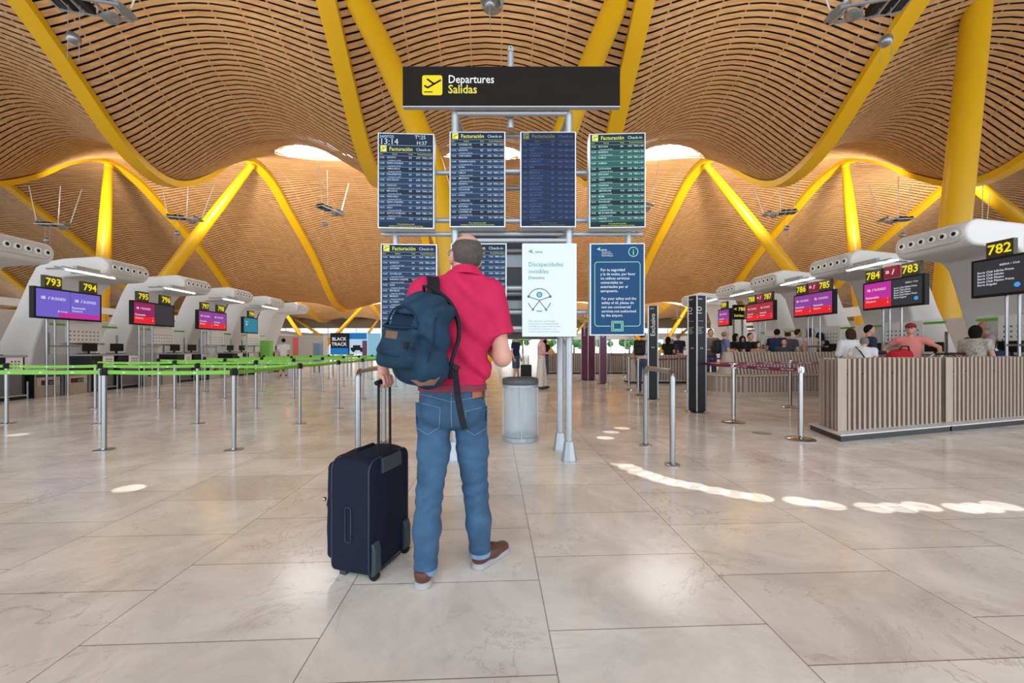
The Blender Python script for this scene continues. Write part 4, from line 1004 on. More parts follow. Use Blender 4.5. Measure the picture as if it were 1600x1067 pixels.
# sun spots through the roof lenses
def sunspot(px, py, rx, e=SUNP):
    Y = 744/(py-545.0); tgt = Vector(((px-800)*Y/FPX, Y, 0)); src = tgt+Vector((6.5, -1.2, 10.2))
    ld = bpy.data.lights.new('sunbeam', 'SPOT'); ld.energy = e; ld.spot_size = 2*math.atan(rx/12.1); ld.spot_blend = .25; ld.shadow_soft_size = .01; ld.color = (1, .97, .9)
    lo = bpy.data.objects.new('sunbeam', ld); COL.objects.link(lo); lo.location = src; lo.rotation_euler = (tgt-src).to_track_quat('-Z', 'Y').to_euler()
for px, py, r_ in ((972, 725, .05), (985, 731, .06), (1000, 738, .06), (1016, 743, .07), (1034, 749, .08), (1055, 754, .085), (1083, 759, .09), (1117, 766, .08), (1149, 772, .085), (1183, 777, .085),
                   (1250, 783, .09), (1293, 789, .10), (1365, 793, .095), (1403, 793, .09), (1440, 791, .08), (1505, 794, .08), (1535, 793, .08), (1565, 790, .075), (202, 763, .06), (946, 684, .07), (955, 675, .06), (972, 669, .05), (28, 679, .07)):
    sunspot(px, py, r_)

# ============================================================ far hall furniture
def kiosk(label, name, cat, px0, px1, pyt, pyb, Y, m, depth=.3, text=None, tm=None, base=0):
    a = P(px0, pyb, Y); b_ = P(px1, pyt, Y); a.z = max(a.z, base)
    t = thing(name, label, cat, ((a.x+b_.x)/2, Y, 0)); w_ = (b_.x-a.x)/2
    MB().box(-w_, w_, 0, depth, a.z, b_.z).build('panel', m, t, bevel=.01)
    if a.z > .1:
        for s_ in (-.8, .8): MB().box(w_*s_-.03, w_*s_+.03, .05, .12, 0, a.z).build('leg', STEEL, t)
    if text: text_mb(text(w_, a.z, b_.z), -.006).build('lettering', tm or SWH, t)
    return t, w_, a.z, b_.z
t, w_, z0, z1 = kiosk('black and blue advertising panel reading Black Track, far behind the green posts', 'advertising_panel', 'poster', 516, 544, 520, 554, 17, BLACK, .15, lambda w_, a, b: [('BLACK\nTRACK', 0, b-.33, .2, 'CENTER', 1.1, 1, .01)])
MB().box(-w_, w_, -.01, 0, z0, z0+.28).build('blue_band', emi('ad_blue', (.01, .16, .42), 1), t)
t, w_, z0, z1 = kiosk('blue and white advertising panel with a dark car, right of the black one', 'advertising_panel', 'poster', 545, 573, 519, 553, 17.2, emi('ad_pale', (.45, .6, .75), 1), .15)
MB().box(-w_, w_, -.01, 0, z1-.3, z1-.04).build('blue_band', emi('ad_blue', (.01, .16, .42), 1), t)
mb = MB().box(-.3, .3, -.02, -.01, z0+.16, z0+.28).box(-.2, .12, -.02, -.01, z0+.28, z0+.38)
for x in (-.18, .18): ring(mb, x, z0+.16, .04, .04, -.022, n=14)
mb.build('car_picture', BLACK, t)
kiosk('maroon standing sign in front of the car panel', 'standing_sign', 'sign', 566, 573, 532, 561, 15.6, mat('pylon_maroon', (.12, .025, .06)), .05)
kiosk('blue glazed shop box right of the advertising panels', 'shop_kiosk', 'kiosk', 574, 640, 521, 560, 22, emi('kiosk_blue', (.25, .52, .66), .9), 3)
kiosk('red standing banner beside the man in the white tee', 'standing_banner', 'banner', 457, 465, 527, 562, 15.7, mat('banner_red', (.62, .09, .07), .6), .05)
kiosk('green booth panel at the far end of the left desks', 'booth_panel', 'booth', 406, 421, 532, 562, 19.5, mat('booth_green', (.20, .55, .10), .6), .3)
kiosk('white booth wall behind the man in the white tee', 'booth_wall', 'booth', 430, 505, 524, 566, 24, mat('booth_white', (.6, .56, .52), .6), .6)
kiosk('dark portal frame behind the green booth panel', 'portal_frame', 'frame', 428, 458, 524, 529, 24.5, BLACK, .2, base=0)
kiosk('blue grey column cover behind the red banner', 'column_cover', 'column', 489, 499, 536, 566, 20, mat('cover_blue', (.2, .3, .42), .5), .4)
kiosk('far hanging yellow direction sign above the right queue', 'direction_sign', 'sign', 1146, 1163, 476, 499, 16.5, BLACK, .1, lambda w_, a, b: [('< 780', -w_*.9, b-.25, .2, 'LEFT', 1, 1, .01), ('Salidas', -w_*.9, b-.5, .15, 'LEFT')], YTXT)
# trees outside the far glazing
for k in range(22):
    x = -70+k*6.6; t = thing('tree', 'green tree outside the far glass front, number %d along it' % k, 'tree', (x, 96+random.uniform(0, 6), 0), 0, 'trees outside the glass front')
    t['label'] = 'green tree outside the far glass front, one of a long row'
    MB().tube([(0, 0, -.3), (0, 0, 2.5)], [.25, .15], 8).build('trunk', mat('bark', (.1, .07, .05), .8), t)
    mb = MB()
    for _ in range(12): mb.ball((random.uniform(-1.9, 1.9), random.uniform(-1, 1), random.uniform(2, 4.2)), random.uniform(.7, 1.1), 10)
    mb.build('crown', mat('leaves', (.05, .17, .03), .8, var=.25, vscale=3, bump=.5, bscale=8), t, smooth=True)
mb = MB().box(-95, 95, 96, 130, -.4, -.25); struct(mb.build('floor_outside', mat('outside_ground', (.3, .3, .28), .9)))

# ============================================================ people in the background
HAIRD = mat('hair_dark', (.012, .009, .008), .85, bump=.5, bscale=120, spec=.1); HAIRB = mat('hair_brown', (.05, .025, .013), .85, bump=.5, bscale=120, spec=.1); HAIRG = mat('hair_grey', (.17, .16, .15), .65, var=.15, bump=.3, bscale=120)
SHOE = mat('shoe_dark', (.02, .02, .02), .5)
def cl(name, col, **k): return mat('cloth_'+name, col, .8, var=k.pop('var', .08), bump=.12, bscale=90, spec=.2, **k)
def person(label, px, head_y, rz, H=1.72, shirt=None, legs=None, hair='short', hairm=HAIRD, skin=SKIN, pose='down', legstyle='trousers', bend=0.0, extra=None, Y=None, sleeve='short', sit=False, group=None, shoe=SHOE, shirt_low=.9):
    Y = Y or (H-CH)*FPX/(HY-head_y)
    if 1100 < px < 1300 and not bend: Y = 11.6 if H < 1.5 else max(Y, 11.95+(px*7 % 4)*.4); H = min(1.84, CH+(HY-head_y)*Y/FPX)
    x = (px-800)*Y/FPX
    base = 0.0; rz = rz-math.atan2(x, Y)
    t = thing('person', label, 'person', (x, Y, base), rz, group)
    s = H/1.75; fwd = -1                                     # faces local -y
    V = lambda *a: np.array(a, float)*s
    hip = V(0, 0, .92)
    cb, sb = math.cos(bend), math.sin(bend)
    def up(p):                                               # bend the upper body forward about the hip
        p = np.array(p, float)*s; d = p-hip; return hip+np.array([d[0], d[1]*cb-d[2]*sb, d[1]*sb+d[2]*cb])
    kn = [V(-.10, -.02, .48), V(.10, -.01, .48)]; an = [V(-.11, .03, .08), V(.12, -.05, .08)]; hp = [V(-.09, 0, .88), V(.09, 0, .88)]
    sh = [up((-.185, 0, 1.40)), up((.185, 0, 1.40))]
    if pose == 'down': el = [up((-.25, .03, 1.13)), up((.25, .03, 1.13))]; wr = [up((-.25, -.06, .88)), up((.25, -.06, .88))]
    elif pose == 'front': el = [up((-.25, -.02, 1.13)), up((.25, -.02, 1.13))]; wr = [up((-.12, -.24, 1.12)), up((.12, -.24, 1.14))]
    elif pose == 'phone': el = [up((-.24, .02, 1.14)), up((.24, -.04, 1.13))]; wr = [up((-.22, -.08, .92)), up((.10, -.26, 1.28))]
    elif pose == 'arch': el = [up((-.42, .06, 1.24)), up((.42, .06, 1.24))]; wr = [up((-.46, -.1, 1.02)), up((.46, -.1, 1.02))]
    else: el = [up((-.26, .05, 1.14)), up((.25, .03, 1.13))]; wr = [up((-.16, -.18, 1.0)), up((.24, -.12, .92))]
    h = .017
    lo, hi = (-.62, -.85, -.02), (.62, .55, 1.95)
    B = SDF(lo, hi, h); hc = up((0, -.02, 1.635)); nk = up((0, .01, 1.44))
    B.ell(up((0, 0, 1.25)), V(.155, .095, .22), .04).ell(up((0, 0, 1.0)), V(.14, .09, .15), .04)
    B.cone(nk, hc, .055*s, .05*s, .02); B.ell(hc, V(.075, .093, .108), .02); B.ell(hc+V(0, -.075, -.02), V(.016, .022, .024), .012); B.ell(hc+V(0, -.03, -.06), V(.052, .06, .05), .02)
    for q in (-1, 1): B.ell(hc+V(.078*q, .01, -.01), V(.013, .02, .03), .01)
    B.cone(sh[0], sh[1], .06*s, .06*s, .04)
    for i in (0, 1):
        B.cone(sh[i], el[i], .050*s, .040*s, .02); B.cone(el[i], wr[i], .040*s, .027*s, .015)
        B.cone(hp[i], kn[i], .078*s, .052*s, .03); B.cone(kn[i], an[i], .052*s, .037*s, .02); B.cone(an[i], an[i]+V(0, -.14, -.04), .038*s, .03*s, .02)
        d = (wr[i]-el[i]); d = d/np.linalg.norm(d); hd = wr[i]+d*.06*s; B.ell(hd, V(.036, .036, .045), .02)
    body = B.build('body', skin, t, 1)
    mb = MB()
    for i in (0, 1):
        d = (wr[i]-el[i]); d = Vector(d/np.linalg.norm(d)); sd = Vector((1, 0, 0)).cross(d).normalized(); hd = Vector(wr[i])+d*.085*s
        for k, L_ in zip((-1.5, -.5, .5, 1.5), (.07, .08, .078, .06)):
            p = hd+sd*k*.018*s; mb.tube([p, p+d*L_*.5*s, p+d*L_*s*.9+Vector((.012*(1 if i == 0 else -1), -.015, 0))], [.010*s, .009*s, .007*s], 6)
        p = Vector(wr[i])+d*.04*s+sd*-.03*s; mb.tube([p, p-sd*.03*s+d*.03*s, p-sd*.035*s+d*.06*s], [.012*s, .010*s, .008*s], 6)
    fg = mb.mesh('f', True); bm = bmesh.new(); bm.from_mesh(body.data); bm.from_mesh(fg); bm.to_mesh(body.data); bm.free(); body.data.shade_smooth()
    ey = MB()
    for q in (-1, 1): ey.ball(Vector(hc+V(.03*q, -.084, .012)), .010*s, 8)
    ey.build('eyes', BLACK, t, smooth=True)
    MB().box(*[0, 0, 0, 0, 0, 0]).v
    mo = MB().ball(Vector(hc+V(0, -.083, -.055)), .02*s, 8, (1, .4, .25)).build('mouth', mat('lips', (.32, .1, .08), .5), t, smooth=True)
    # clothes
    C = SDF(lo, hi, h)
    C.ell(up((0, 0, 1.26)), V(.185, .125, .24), .04).cone(up((0, 0, 1.25)), up((0, 0, shirt_low+.08)), .155*s, .165*s, .05, sc=(1, .72, 1)); C.cone(sh[0], sh[1], .075*s, .075*s, .05)
    se = .62 if sleeve == 'short' else 1.0
    if sleeve != 'none':
        for i in (0, 1):
            C.cone(sh[i], sh[i]+(el[i]-sh[i])*se, .072*s, .062*s, .03, cutb=(sleeve == 'short'))
            if sleeve == 'long': C.cone(el[i], wr[i], .055*s, .042*s, .03)
    C.cut(up((0, 0, 1.50)), up((0, 0, 1.6))-up((0, 0, 1.5)))
    if legstyle != 'dress': C.cut(up((0, 0, shirt_low)), up((0, 0, .8))-up((0, 0, .9)))
    C.ell(nk+V(0, -.02, .06), V(.062, .062, .09), .01, op='s')
    if legstyle == 'dress':
        C.cone(V(0, 0, .98), V(0, 0, .42), .15*s, .20*s, .04, sc=(1, .8, 1), cutb=True)
    C.build('dress' if legstyle == 'dress' else 'top', shirt, t, 1)
    if legstyle in ('trousers', 'shorts', 'wide'):
        T = SDF(lo, hi, h); T.ell(V(0, 0, .93), V(.165, .12, .12), .04)
        for i in (0, 1):
            if legstyle == 'shorts': T.cone(hp[i], kn[i]+V(0, 0, .02), .10*s, .09*s, .03, cutb=True)
            elif legstyle == 'wide': T.cone(hp[i], an[i], .10*s, .13*s, .05, cutb=True)
            else: T.cone(hp[i], kn[i], .095*s, .068*s, .03); T.cone(kn[i], an[i], .068*s, .062*s, .03, cutb=True)
        T.cut(V(0, 0, 1.0), (0, 0, 1)); T.build({'wide': 'trousers'}.get(legstyle, legstyle), legs, t, 1)
    for i in (0, 1):
        a = an[i]; Sx = MB().ball(Vector((a[0], a[1]-.06, .045)), .05, 12, (.85, 2.5, .9)).build('shoe', shoe, t, smooth=True)
    Hh = SDF(hc-.3, hc+.3, h*.8)
    if hair in ('short', 'bald', 'cap', 'bob', 'long', 'hijab', 'bun'):
        if hair == 'bald':
            Hh.ell(hc+V(0, .012, -.005), V(.083, .095, .10), .0); Hh.ell(hc+V(0, -.03, .075), V(.075, .10, .07), .01, op='s'); Hh.cut(hc+V(0, -.02, 0), (0, -1, .0)); Hh.cut(hc+V(0, 0, -.07), (0, 0, -1))
        else:
            Hh.ell(hc+V(0, .01, .012), V(.086, .10, .11), .0)
            if hair in ('bob', 'long'): Hh.ell(hc+V(0, .03, -.04), V(.10, .085, .14), .03)
            if hair == 'long': Hh.cone(hc+V(0, .05, 0), hc+V(0, .09, -.25), .085*s, .06*s, .03)
            if hair == 'bun': Hh.ell(hc+V(0, .09, .06), V(.045, .045, .045), .02)
            if hair == 'hijab': Hh.ell(hc+V(0, .01, 0), V(.105, .12, .13), .02); Hh.cone(hc+V(0, .02, -.05), hc+V(0, .02, -.24), .10*s, .17*s, .05, sc=(1, .8, 1))
            Hh.ell(hc+V(0, -.09, -.035), V(.062 if hair != 'hijab' else .055, .07, .085), .008, op='s')
            if hair not in ('bob', 'long', 'hijab'): Hh.cut(hc+V(0, .03, -.075), (0, .0, -1)); Hh.cut(hc+V(0, .02, -.02), (0, -.8, -.6))
        Hh.build({'hijab': 'headscarf', 'cap': 'hair'}.get(hair, 'hair'), hairm, t, 1)
    if hair == 'cap':
        K = SDF(hc-.3, hc+.3, .012); K.ell(hc+V(0, .0, .045), V(.095, .112, .095), .0); K.cut(hc+V(0, 0, .04), (0, 0, -1)); K.ell(hc+V(0, -.12, .045), V(.07, .09, .014), .01)
        K.build('cap', cl('cap_red', (.25, .03, .02)), t, 1)
    if extra:
        for kind, m_ in extra:
            if kind == 'rucksack':
                r = thing('rucksack', ('black rucksack left of the Exclusivo pylon' if px < 1100 else 'black rucksack on the man in slate blue behind the curved bench' if px < 1200 else 'navy rucksack on the person in navy before the white hood'), 'bag', t.matrix_basis @ Vector(up((0, .2, 1.02))), rz)
                K = SDF((-.25, -.2, -.05), (.25, .25, .6), .016); K.box((0, .03, .24), (.15, .085, .21), .06, .02).box((0, .13, .17), (.11, .04, .11), .035, .02); K.build('bag_body', m_, r, 1)
                mb = MB()
                for q in (-1, 1): mb.ribbon([(q*.1, -.05, .42), (q*.115, -.15, .45), (q*.125, -.28, .36), (q*.13, -.27, .2), (q*.13, -.12, .05)], [(.022, 0, 0)]*5, .006)
                mb.build('shoulder_strap', m_, r)
            if kind == 'strap':
                a = up((-.12, -.1, 1.46)); b2 = up((.19, -.05, .98))
                mbb = MB().ribbon([Vector(up((.12, .10, 1.46))), Vector(up((.02, .165, 1.32))), Vector(up((-.1, .16, 1.12))), Vector(up((-.2, .06, .97)))], [(.016, 0, .01)]*4, .004); mbb.build('shoulder_strap', m_, t)
    return t
R_ = math.radians
NV = cl('navy', (.015, .022, .055)); WH = cl('white', (.66, .67, .69)); BK = cl('black', (.012, .012, .014)); GY = cl('grey', (.17, .15, .14)); BU2 = cl('slate_blue', (.14, .18, .32)); KH = cl('khaki', (.50, .43, .33)); BG = cl('beige', (.62, .50, .42)); DN = cl('denim', (.05, .08, .15)); PK = cl('rose', (.72, .42, .44)); SA = cl('salmon', (.74, .25, .23))
pat = cl('patterned', (.42, .40, .36), var=.42, vscale=38)
person('person in a white tee and khaki trousers, seen from behind beyond the green belts', 443, 533, R_(175), 1.66, WH, KH, 'short', HAIRD, Y=17.4)
person('woman in a pink sleeveless top and wide cream trousers behind the litter bin', 846, 515, R_(75), 1.66, PK, cl('cream', (.60, .54, .5)), 'bun', HAIRB, pose='front', legstyle='wide', sleeve='none', Y=11.9)
person('man in a navy tee and denim shorts with a dark suitcase, behind the bin', 806, 525, R_(60), 1.72, NV, DN, 'short', legstyle='shorts', Y=14.6)
person('person in dark clothes standing far behind the woman in pink', 851, 529, R_(200), 1.66, BK, DN, 'long', HAIRD, Y=17.9)
person('person in a cream top left of the Exclusivo pylon, wearing a black rucksack', 1004, 517, R_(160), 1.70, cl('cream', (.60, .54, .5)), DN, 'short', extra=[('rucksack', BLACK)])
person('woman with long dark hair in black, right of the Exclusivo pylon', 1044, 517, R_(150), 1.66, BK, BK, 'long', HAIRD, pose='front', Y=15)
person('person in dark red patterned top beside the man in the navy polo', 1050, 522, R_(200), 1.62, cl('plum', (.10, .03, .04)), BK, 'bald', HAIRG, Y=15.8)
person('man in a navy polo and beige shorts leaning forward, left of the tall pylon', 1061, 514, R_(-160), 1.84, NV, KH, 'short', HAIRG, pose='front', legstyle='shorts', bend=.12, Y=16.6)
person('man in a grey tee immediately right of the tall pylon', 1110, 513, R_(20), 1.76, GY, DN, 'short', HAIRB, pose='front')
person('man in a slate blue shirt carrying a black rucksack, behind the curved bench', 1132, 516, R_(110), 1.74, BU2, DN, 'bald', HAIRG, pose='front', extra=[('rucksack', BLACK)])
person('dark haired person in black holding a phone, behind the curved bench', 1149, 521, R_(60), 1.68, BK, BK, 'bob', HAIRD, pose='phone')
person('person in a black headscarf left of the man in the black shirt', 1160, 525, R_(10), 1.60, BK, BK, 'hijab', BK, pose='front', Y=13.5)
person('man in a black shirt between the headscarf and the small child', 1172, 520, R_(40), 1.68, BK, DN, 'short', pose='front')
person('small child in beige behind the curved bench', 1184, 533, R_(30), 1.35, cl('tan', (.38, .22, .14)), DN, 'long', HAIRB, Y=12.6)
person('person in a navy top with a navy rucksack, in front of the white hood', 1214, 511, R_(170), 1.76, NV, DN, 'short', extra=[('rucksack', cl('navy_bag', (.02, .035, .09)))])
person('older person in a dark patterned top behind the boy', 1231, 516, R_(190), 1.68, cl('darkgrey', (.07, .065, .07)), BK, 'bald', HAIRB, Y=12.6)
person('boy in a dark top facing the camera behind the curved bench', 1225, 529, R_(0), 1.42, cl('boy', (.05, .05, .06)), DN, 'short', Y=10.9+.9)
person('young man in a white tee turned to the desks', 1246, 511, R_(120), 1.78, WH, DN, 'short', HAIRB, pose='front')
person('woman with long dark hair in a beige dress looking down', 1267, 513, R_(50), 1.68, BG, BG, 'long', HAIRB, pose='phone', sleeve='none', legstyle='dress')
person('person in a black headscarf and robe right of the woman in beige', 1281, 519, R_(170), 1.62, BK, BK, 'hijab', BK, pose='front', legstyle='dress', sleeve='long', Y=10.6)
person('woman with brown hair in a white blouse, left of the man in the navy suit', 1329, 512, R_(-150), 1.66, WH, DN, 'bob', HAIRB, sleeve='long', pose='front', Y=8.9)
person('grey haired man in a white shirt bending forward, black strap on his back', 1345, 524, R_(168), 1.50, WH, BK, 'short', HAIRG, bend=.42, extra=[('strap', BLACK)], Y=7.9)
person('man in a navy suit with dark hair beside the desk screen posts', 1357, 507, R_(110), 1.74, cl('suit', (.02, .03, .06)), cl('suit', (.02, .03, .06)), 'short', HAIRD, sleeve='long', pose='front', Y=8.9)
cm = person('man in a salmon tee and dark red cap facing the camera, arms out', 1423, 498, R_(-5), 1.74, SA, BK, 'cap', HAIRB, pose='arch', Y=8.6)
person('woman with black bobbed hair in a black and white patterned blouse', 1524, 502, R_(150), 1.66, pat, BK, 'bob', HAIRD, pose='front', Y=7.75)
person('bald tanned man standing behind the woman in the patterned blouse', 1539, 496, R_(-70), 1.78, cl('mauve', (.3, .22, .22)), DN, 'bald', HAIRG, skin=SKIN2, pose='front', Y=8.3)
person('person in a white shirt bent far forward at the right picture edge', 1573, 525, R_(-105), 1.68, WH, DN, 'short', HAIRD, bend=.85, pose='front', extra=[('strap', cl('navy_bag', (.02, .035, .09)))], Y=7.7)
# loose bags
rbg = thing('duffel_bag', 'red and black duffel bag on the trolley of the man in the cap', 'bag', P(1405, 552, 7.95)+Vector((0, 0, -.12)))
K = SDF((-.35, -.25, -.2), (.35, .25, .3), .016); K.ell((0, 0, .05), (.23, .15, .16), .02).ell((.1, 0, .1), (.12, .12, .1), .05); K.build('bag_body', cl('bag_red', (.45, .015, .03)), rbg, 1)
MB().tube([(-.1, -.1, .18), (-.06, -.12, .26), (.06, -.12, .26), (.1, -.1, .18)], .013, 8).build('handle', BLACK, rbg, smooth=SM)
shb = thing('shoulder_bag', 'blue shoulder bag beside the bent person at the right edge', 'bag', P(1563, 548, 7.6)+Vector((0, 0, -.1)))
K = SDF((-.3, -.2, -.2), (.3, .2, .25), .016); K.box((0, 0, 0), (.15, .06, .10), .04, .02); K.build('bag_body', cl('navy_bag', (.02, .035, .09)), shb, 1)
MB().tube([(-.12, 0, .08), (-.06, .0, .3), (.04, 0, .32), (.12, 0, .08)], .008, 8).build('handle', BLACK, shb, smooth=SM)
def trolley(label, x, y, rz):
    t = thing('luggage_trolley', label, 'trolley', (x, y, 0), rz)
    mb = MB().tube([(-.28, 0, .2), (-.28, -.05, .95), (-.26, -.06, 1.06), (-.2, -.07, 1.11), (.2, -.07, 1.11), (.26, -.06, 1.06), (.28, -.05, .95), (.28, 0, .2)], .016, 10)
    for z in (.45, .75): mb.tube([(-.28, -.02, z), (.28, -.02, z)], .01, 8)
    mb.build('push_frame', STEEL, t, smooth=SM)
    MB().tube([(-.2, -.07, 1.11), (.2, -.07, 1.11)], .021, 10).build('grip', BLACK, t, smooth=SM)
    MB().box(-.28, .28, 0, .85, .17, .21).box(-.2, .2, .85, .95, .17, .3).build('deck', STEEL, t, bevel=.01)
    for a, b_ in ((-.26, .08), (.26, .08), (0, .85)): MB().lathe([(.07, -.02), (.08, -.01), (.08, .01), (.07, .02)], (a, b_, .08), 16, Matrix.Rotation(PI/2, 4, 'Y')).build('wheel', BLACK, t, smooth=SM)
trolley('luggage trolley in front of the man with the red cap', 7.75, 7.2, .1); trolley('luggage trolley left of the woman in the patterned blouse', 8.4, 7.6, .05); trolley('luggage trolley right of the woman in the patterned blouse', 9.15, 7.75, .05)
sc2 = thing('suitcase', 'small dark upright suitcase beside the man in denim shorts', 'suitcase', P(822, 575, 14.6).xy.to_3d())
MB().box(-.2, .2, -.13, .13, .05, .62).build('shell', BLACK, sc2, bevel=.04); MB().tube([(-.08, 0, .6), (-.08, 0, .95), (.08, 0, .95), (.08, 0, .6)], .012, 8).build('handle', BLACK, sc2, smooth=SM)
for a in (-.15, .15): MB().ball((a, 0, .03), .03, 8).build('wheel', BLACK, sc2, smooth=True)

# ============================================================ the traveller
man = thing('person', 'man in a raspberry pink polo and blue jeans seen from behind, holding the navy suitcase', 'person', (-.32, 2.08, 0))
mo_ = np.array([-.32, 2.08, 0])
def Q_(px, py, Y): return np.array(P(px, py, Y))-mo_
def rotm(yaw, pitch=0, roll=0): return np.array((Matrix.Rotation(yaw, 3, 'Z') @ Matrix.Rotation(pitch, 3, 'X') @ Matrix.Rotation(roll, 3, 'Y')))
HSK = mat('man_skin', (.60, .33, .25), .5, var=.09, vscale=18, bump=.12, bscale=160)
hY = 2.14; HC = Q_(728, 400, hY); MR = rotm(R_(32), R_(12)); hx = lambda *a: HC+MR@np.array(a, float)
shL, shR = Q_(664, 458, 2.12), Q_(766, 462, 2.12)
elL, elR = Q_(627, 532, 2.07), Q_(785, 556, 2.10)
BARD = np.array([.285, .958, 0]); BARC = Q_(600.5, 596, 2.19)
side = np.array([.958, -.285, 0])
wrL = BARC+np.array([-.012, -.012, .115])
wrR = elR+np.array([-.10, .20, .05])
lo = (-.42, -.30, -.02); hi = (.42, .50, 1.86)
B = SDF(lo, hi, .0055)
B.ell(Q_(714, 500, 2.12), (.18, .105, .22), .05).ell(Q_(708, 580, 2.11), (.155, .10, .16), .05)
B.cone(shL, shR, .055, .055, .05)
B.cone(Q_(727, 440, 2.125), hx(0, -.01, -.04), .068, .066, .03)
B.ell(hx(0, -.005, .015), (.076, .098, .098), .02, MR); B.ell(hx(0, .045, -.045), (.056, .058, .055), .03, MR)
B.ell(hx(0, .100, -.012), (.012, .02, .028), .015, MR); B.ell(hx(0, .075, -.085), (.025, .02, .02), .02, MR)
for q in (-1, 1):
    B.ell(hx(.079*q, .005, -.018), (.015, .025, .037), .006, MR@rotm(.45*q)); B.ell(hx(.088*q, .002, -.016), (.008, .013, .022), .004, MR, op='s')
B.ell(hx(0, .098, -.058), (.026, .012, .006), .006, MR)
# arms
B.cone(shL, elL, .052, .042, .03); B.cone(elL, wrL, .043, .028, .02)
B.cone(shR, elR, .054, .044, .03); B.cone(elR, wrR, .045, .029, .02, ); B.ell(elR+np.array([.0, -.01, -.01]), (.042, .042, .045), .03)
# hips and legs inside the jeans
hpL, hpR = Q_(681, 652, 2.10), Q_(733, 652, 2.11); knL, knR = Q_(671, 772, 2.06), Q_(743, 765, 2.17); anL, anR = Q_(665, 888, 2.035), Q_(751, 862, 2.185)
B.ell(Q_(707, 628, 2.105), (.155, .10, .08), .03)
for h_, k_, a_ in ((hpL, knL, anL), (hpR, knR, anR)): B.cone(h_, k_, .06, .048, .02).cone(k_, a_, .052, .038, .02)
B.cone(anL, anL+np.array([0, .10, -.03]), .035, .03, .02); B.cone(anR, anR+np.array([.04, .08, -.03]), .035, .03, .02)
# left hand: palm on top of the bar, four fingers curling round it, thumb from the palm side
pl = BARC+np.array([0, 0, .032])+side*.0
B.cone(wrL, pl+side*-.004+np.array([0, 0, .02]), .026, .030, .02, sc=(1, 1.15, 1)); B.cone(pl-BARD*.028+side*-.006, pl+BARD*.03+side*-.006, .021, .020, .015)
bz = BARC
for k, (o_, r_, L_) in enumerate(((-.036, .0088, .92), (-.0125, .0100, 1.0), (.0125, .0102, 1.02), (.036, .0098, .97))):
    c = bz+BARD*o_
    p0 = c-side*.016+np.array([0, 0, .028]); p1 = c+side*.020*L_+np.array([0, 0, .026]); p2 = c+side*.028*L_+np.array([0, 0, -.006]); p3 = c+side*.012+np.array([0, 0, -.026*L_]); p4 = c-side*.006+np.array([0, 0, -.022])
    B.cone(p0, p1, r_*1.12, r_*1.05, .006).cone(p1, p2, r_*1.05, r_, .003).cone(p2, p3, r_, r_*.92, .003).cone(p3, p4, r_*.92, r_*.8, .003)
t0 = pl+BARD*.022-side*.022; t1 = bz+BARD*.046-side*.030+np.array([0, 0, .008]); t2 = bz+BARD*.040-side*.018+np.array([0, 0, -.020]); t3 = bz+BARD*.030-side*.0+np.array([0, 0, -.030])
B.cone(t0, t1, .0145, .0115, .008).cone(t1, t2, .0115, .010, .004).cone(t2, t3, .010, .0085, .004)
# right hand in front of the body, loosely curled
d = (wrR-elR)/np.linalg.norm(wrR-elR); u_ = np.cross(d, [0, 0, 1.]); u_ /= np.linalg.norm(u_); n_ = np.cross(u_, d)
B.cone(wrR, wrR+d*.06, .027, .030, .02); B.cone(wrR+d*.07-n_*.022, wrR+d*.07+n_*.024, .019, .019, .012)
for k, L_ in zip((-.033, -.011, .011, .032), (.85, .95, 1, .92)):
    a0 = wrR+d*.085+n_*k; a1 = a0+d*.036*L_-u_*.006; a2 = a1+d*.018*L_-u_*.020; a3 = a2-d*.010-u_*.016
    B.cone(a0, a1, .0102, .0096, .005).cone(a1, a2, .0096, .009, .003).cone(a2, a3, .009, .0078, .003)
B.cone(wrR+d*.03+n_*.024, wrR+d*.062+n_*.044-u_*.012, .0135, .011, .008).cone(wrR+d*.062+n_*.044-u_*.012, wrR+d*.088+n_*.040-u_*.024, .011, .009, .004)
B.build('body', HSK, man, 1)
# hair: greying back and sides, thin crown
Hh = SDF(HC-.16, HC+.16, .0045)
Hh.ell(hx(0, -.008, .012), (.0815, .103, .100), .0, MR)
Hh.ell(hx(0, .03, .088), (.058, .098, .072), .018, MR, op='s')
Hh.ell(hx(0, .12, -.01), (.10, .088, .12), .01, MR, op='s')
cdn = MR@np.array([0, .55, -.83]); Hh.cut(hx(0, -.06, -.082), cdn); Hh.cut(hx(0, .028, 0), MR@np.array([0, 1, 0]))
for q in (-1, 1): Hh.ell(hx(.085*q, .012, -.025), (.02, .026, .036), .004, MR, op='s')
Hh.build('hair', mat('hair_greying', (.085, .072, .066), .7, var=.32, vscale=40, bump=.6, bscale=260), man, 1)
gl_ = MB()
for q in (-1, 1):
    c = hx(.034*q, .106, .008)
    gl_.tube([Vector(c+MR@np.array([.026*math.cos(a), 0, .02*math.sin(a)])) for a in np.linspace(0, 2*PI, 17)], .0018, 6)
    gl_.tube([Vector(hx(.06*q, .104, .014)), Vector(hx(.080*q, .05, .010)), Vector(hx(.084*q, .0, .004))], .002, 6)
gl_.tube([Vector(hx(-.008, .112, .01)), Vector(hx(.008, .112, .01))], .0018, 6)
g_ = gl_.build('glasses', mat('glasses_frame', (.16, .2, .28), .3, .6), man, smooth=True)
mb = MB()
for q in (-1, 1): mb.tube([Vector(hx(.034*q, .1045, .008)), Vector(hx(.034*q, .1065, .008))], .022, 16)
mb.build('lenses', mat('lens_blue', (.35, .55, .75), .1, alpha=.5, var=0), g_)
ey = MB()
for q in (-1, 1): ey.ball(Vector(hx(.034*q, .088, .008)), .011, 10)
ey.build('eyes', mat('eye_white', (.8, .8, .78), .3), man, smooth=True)

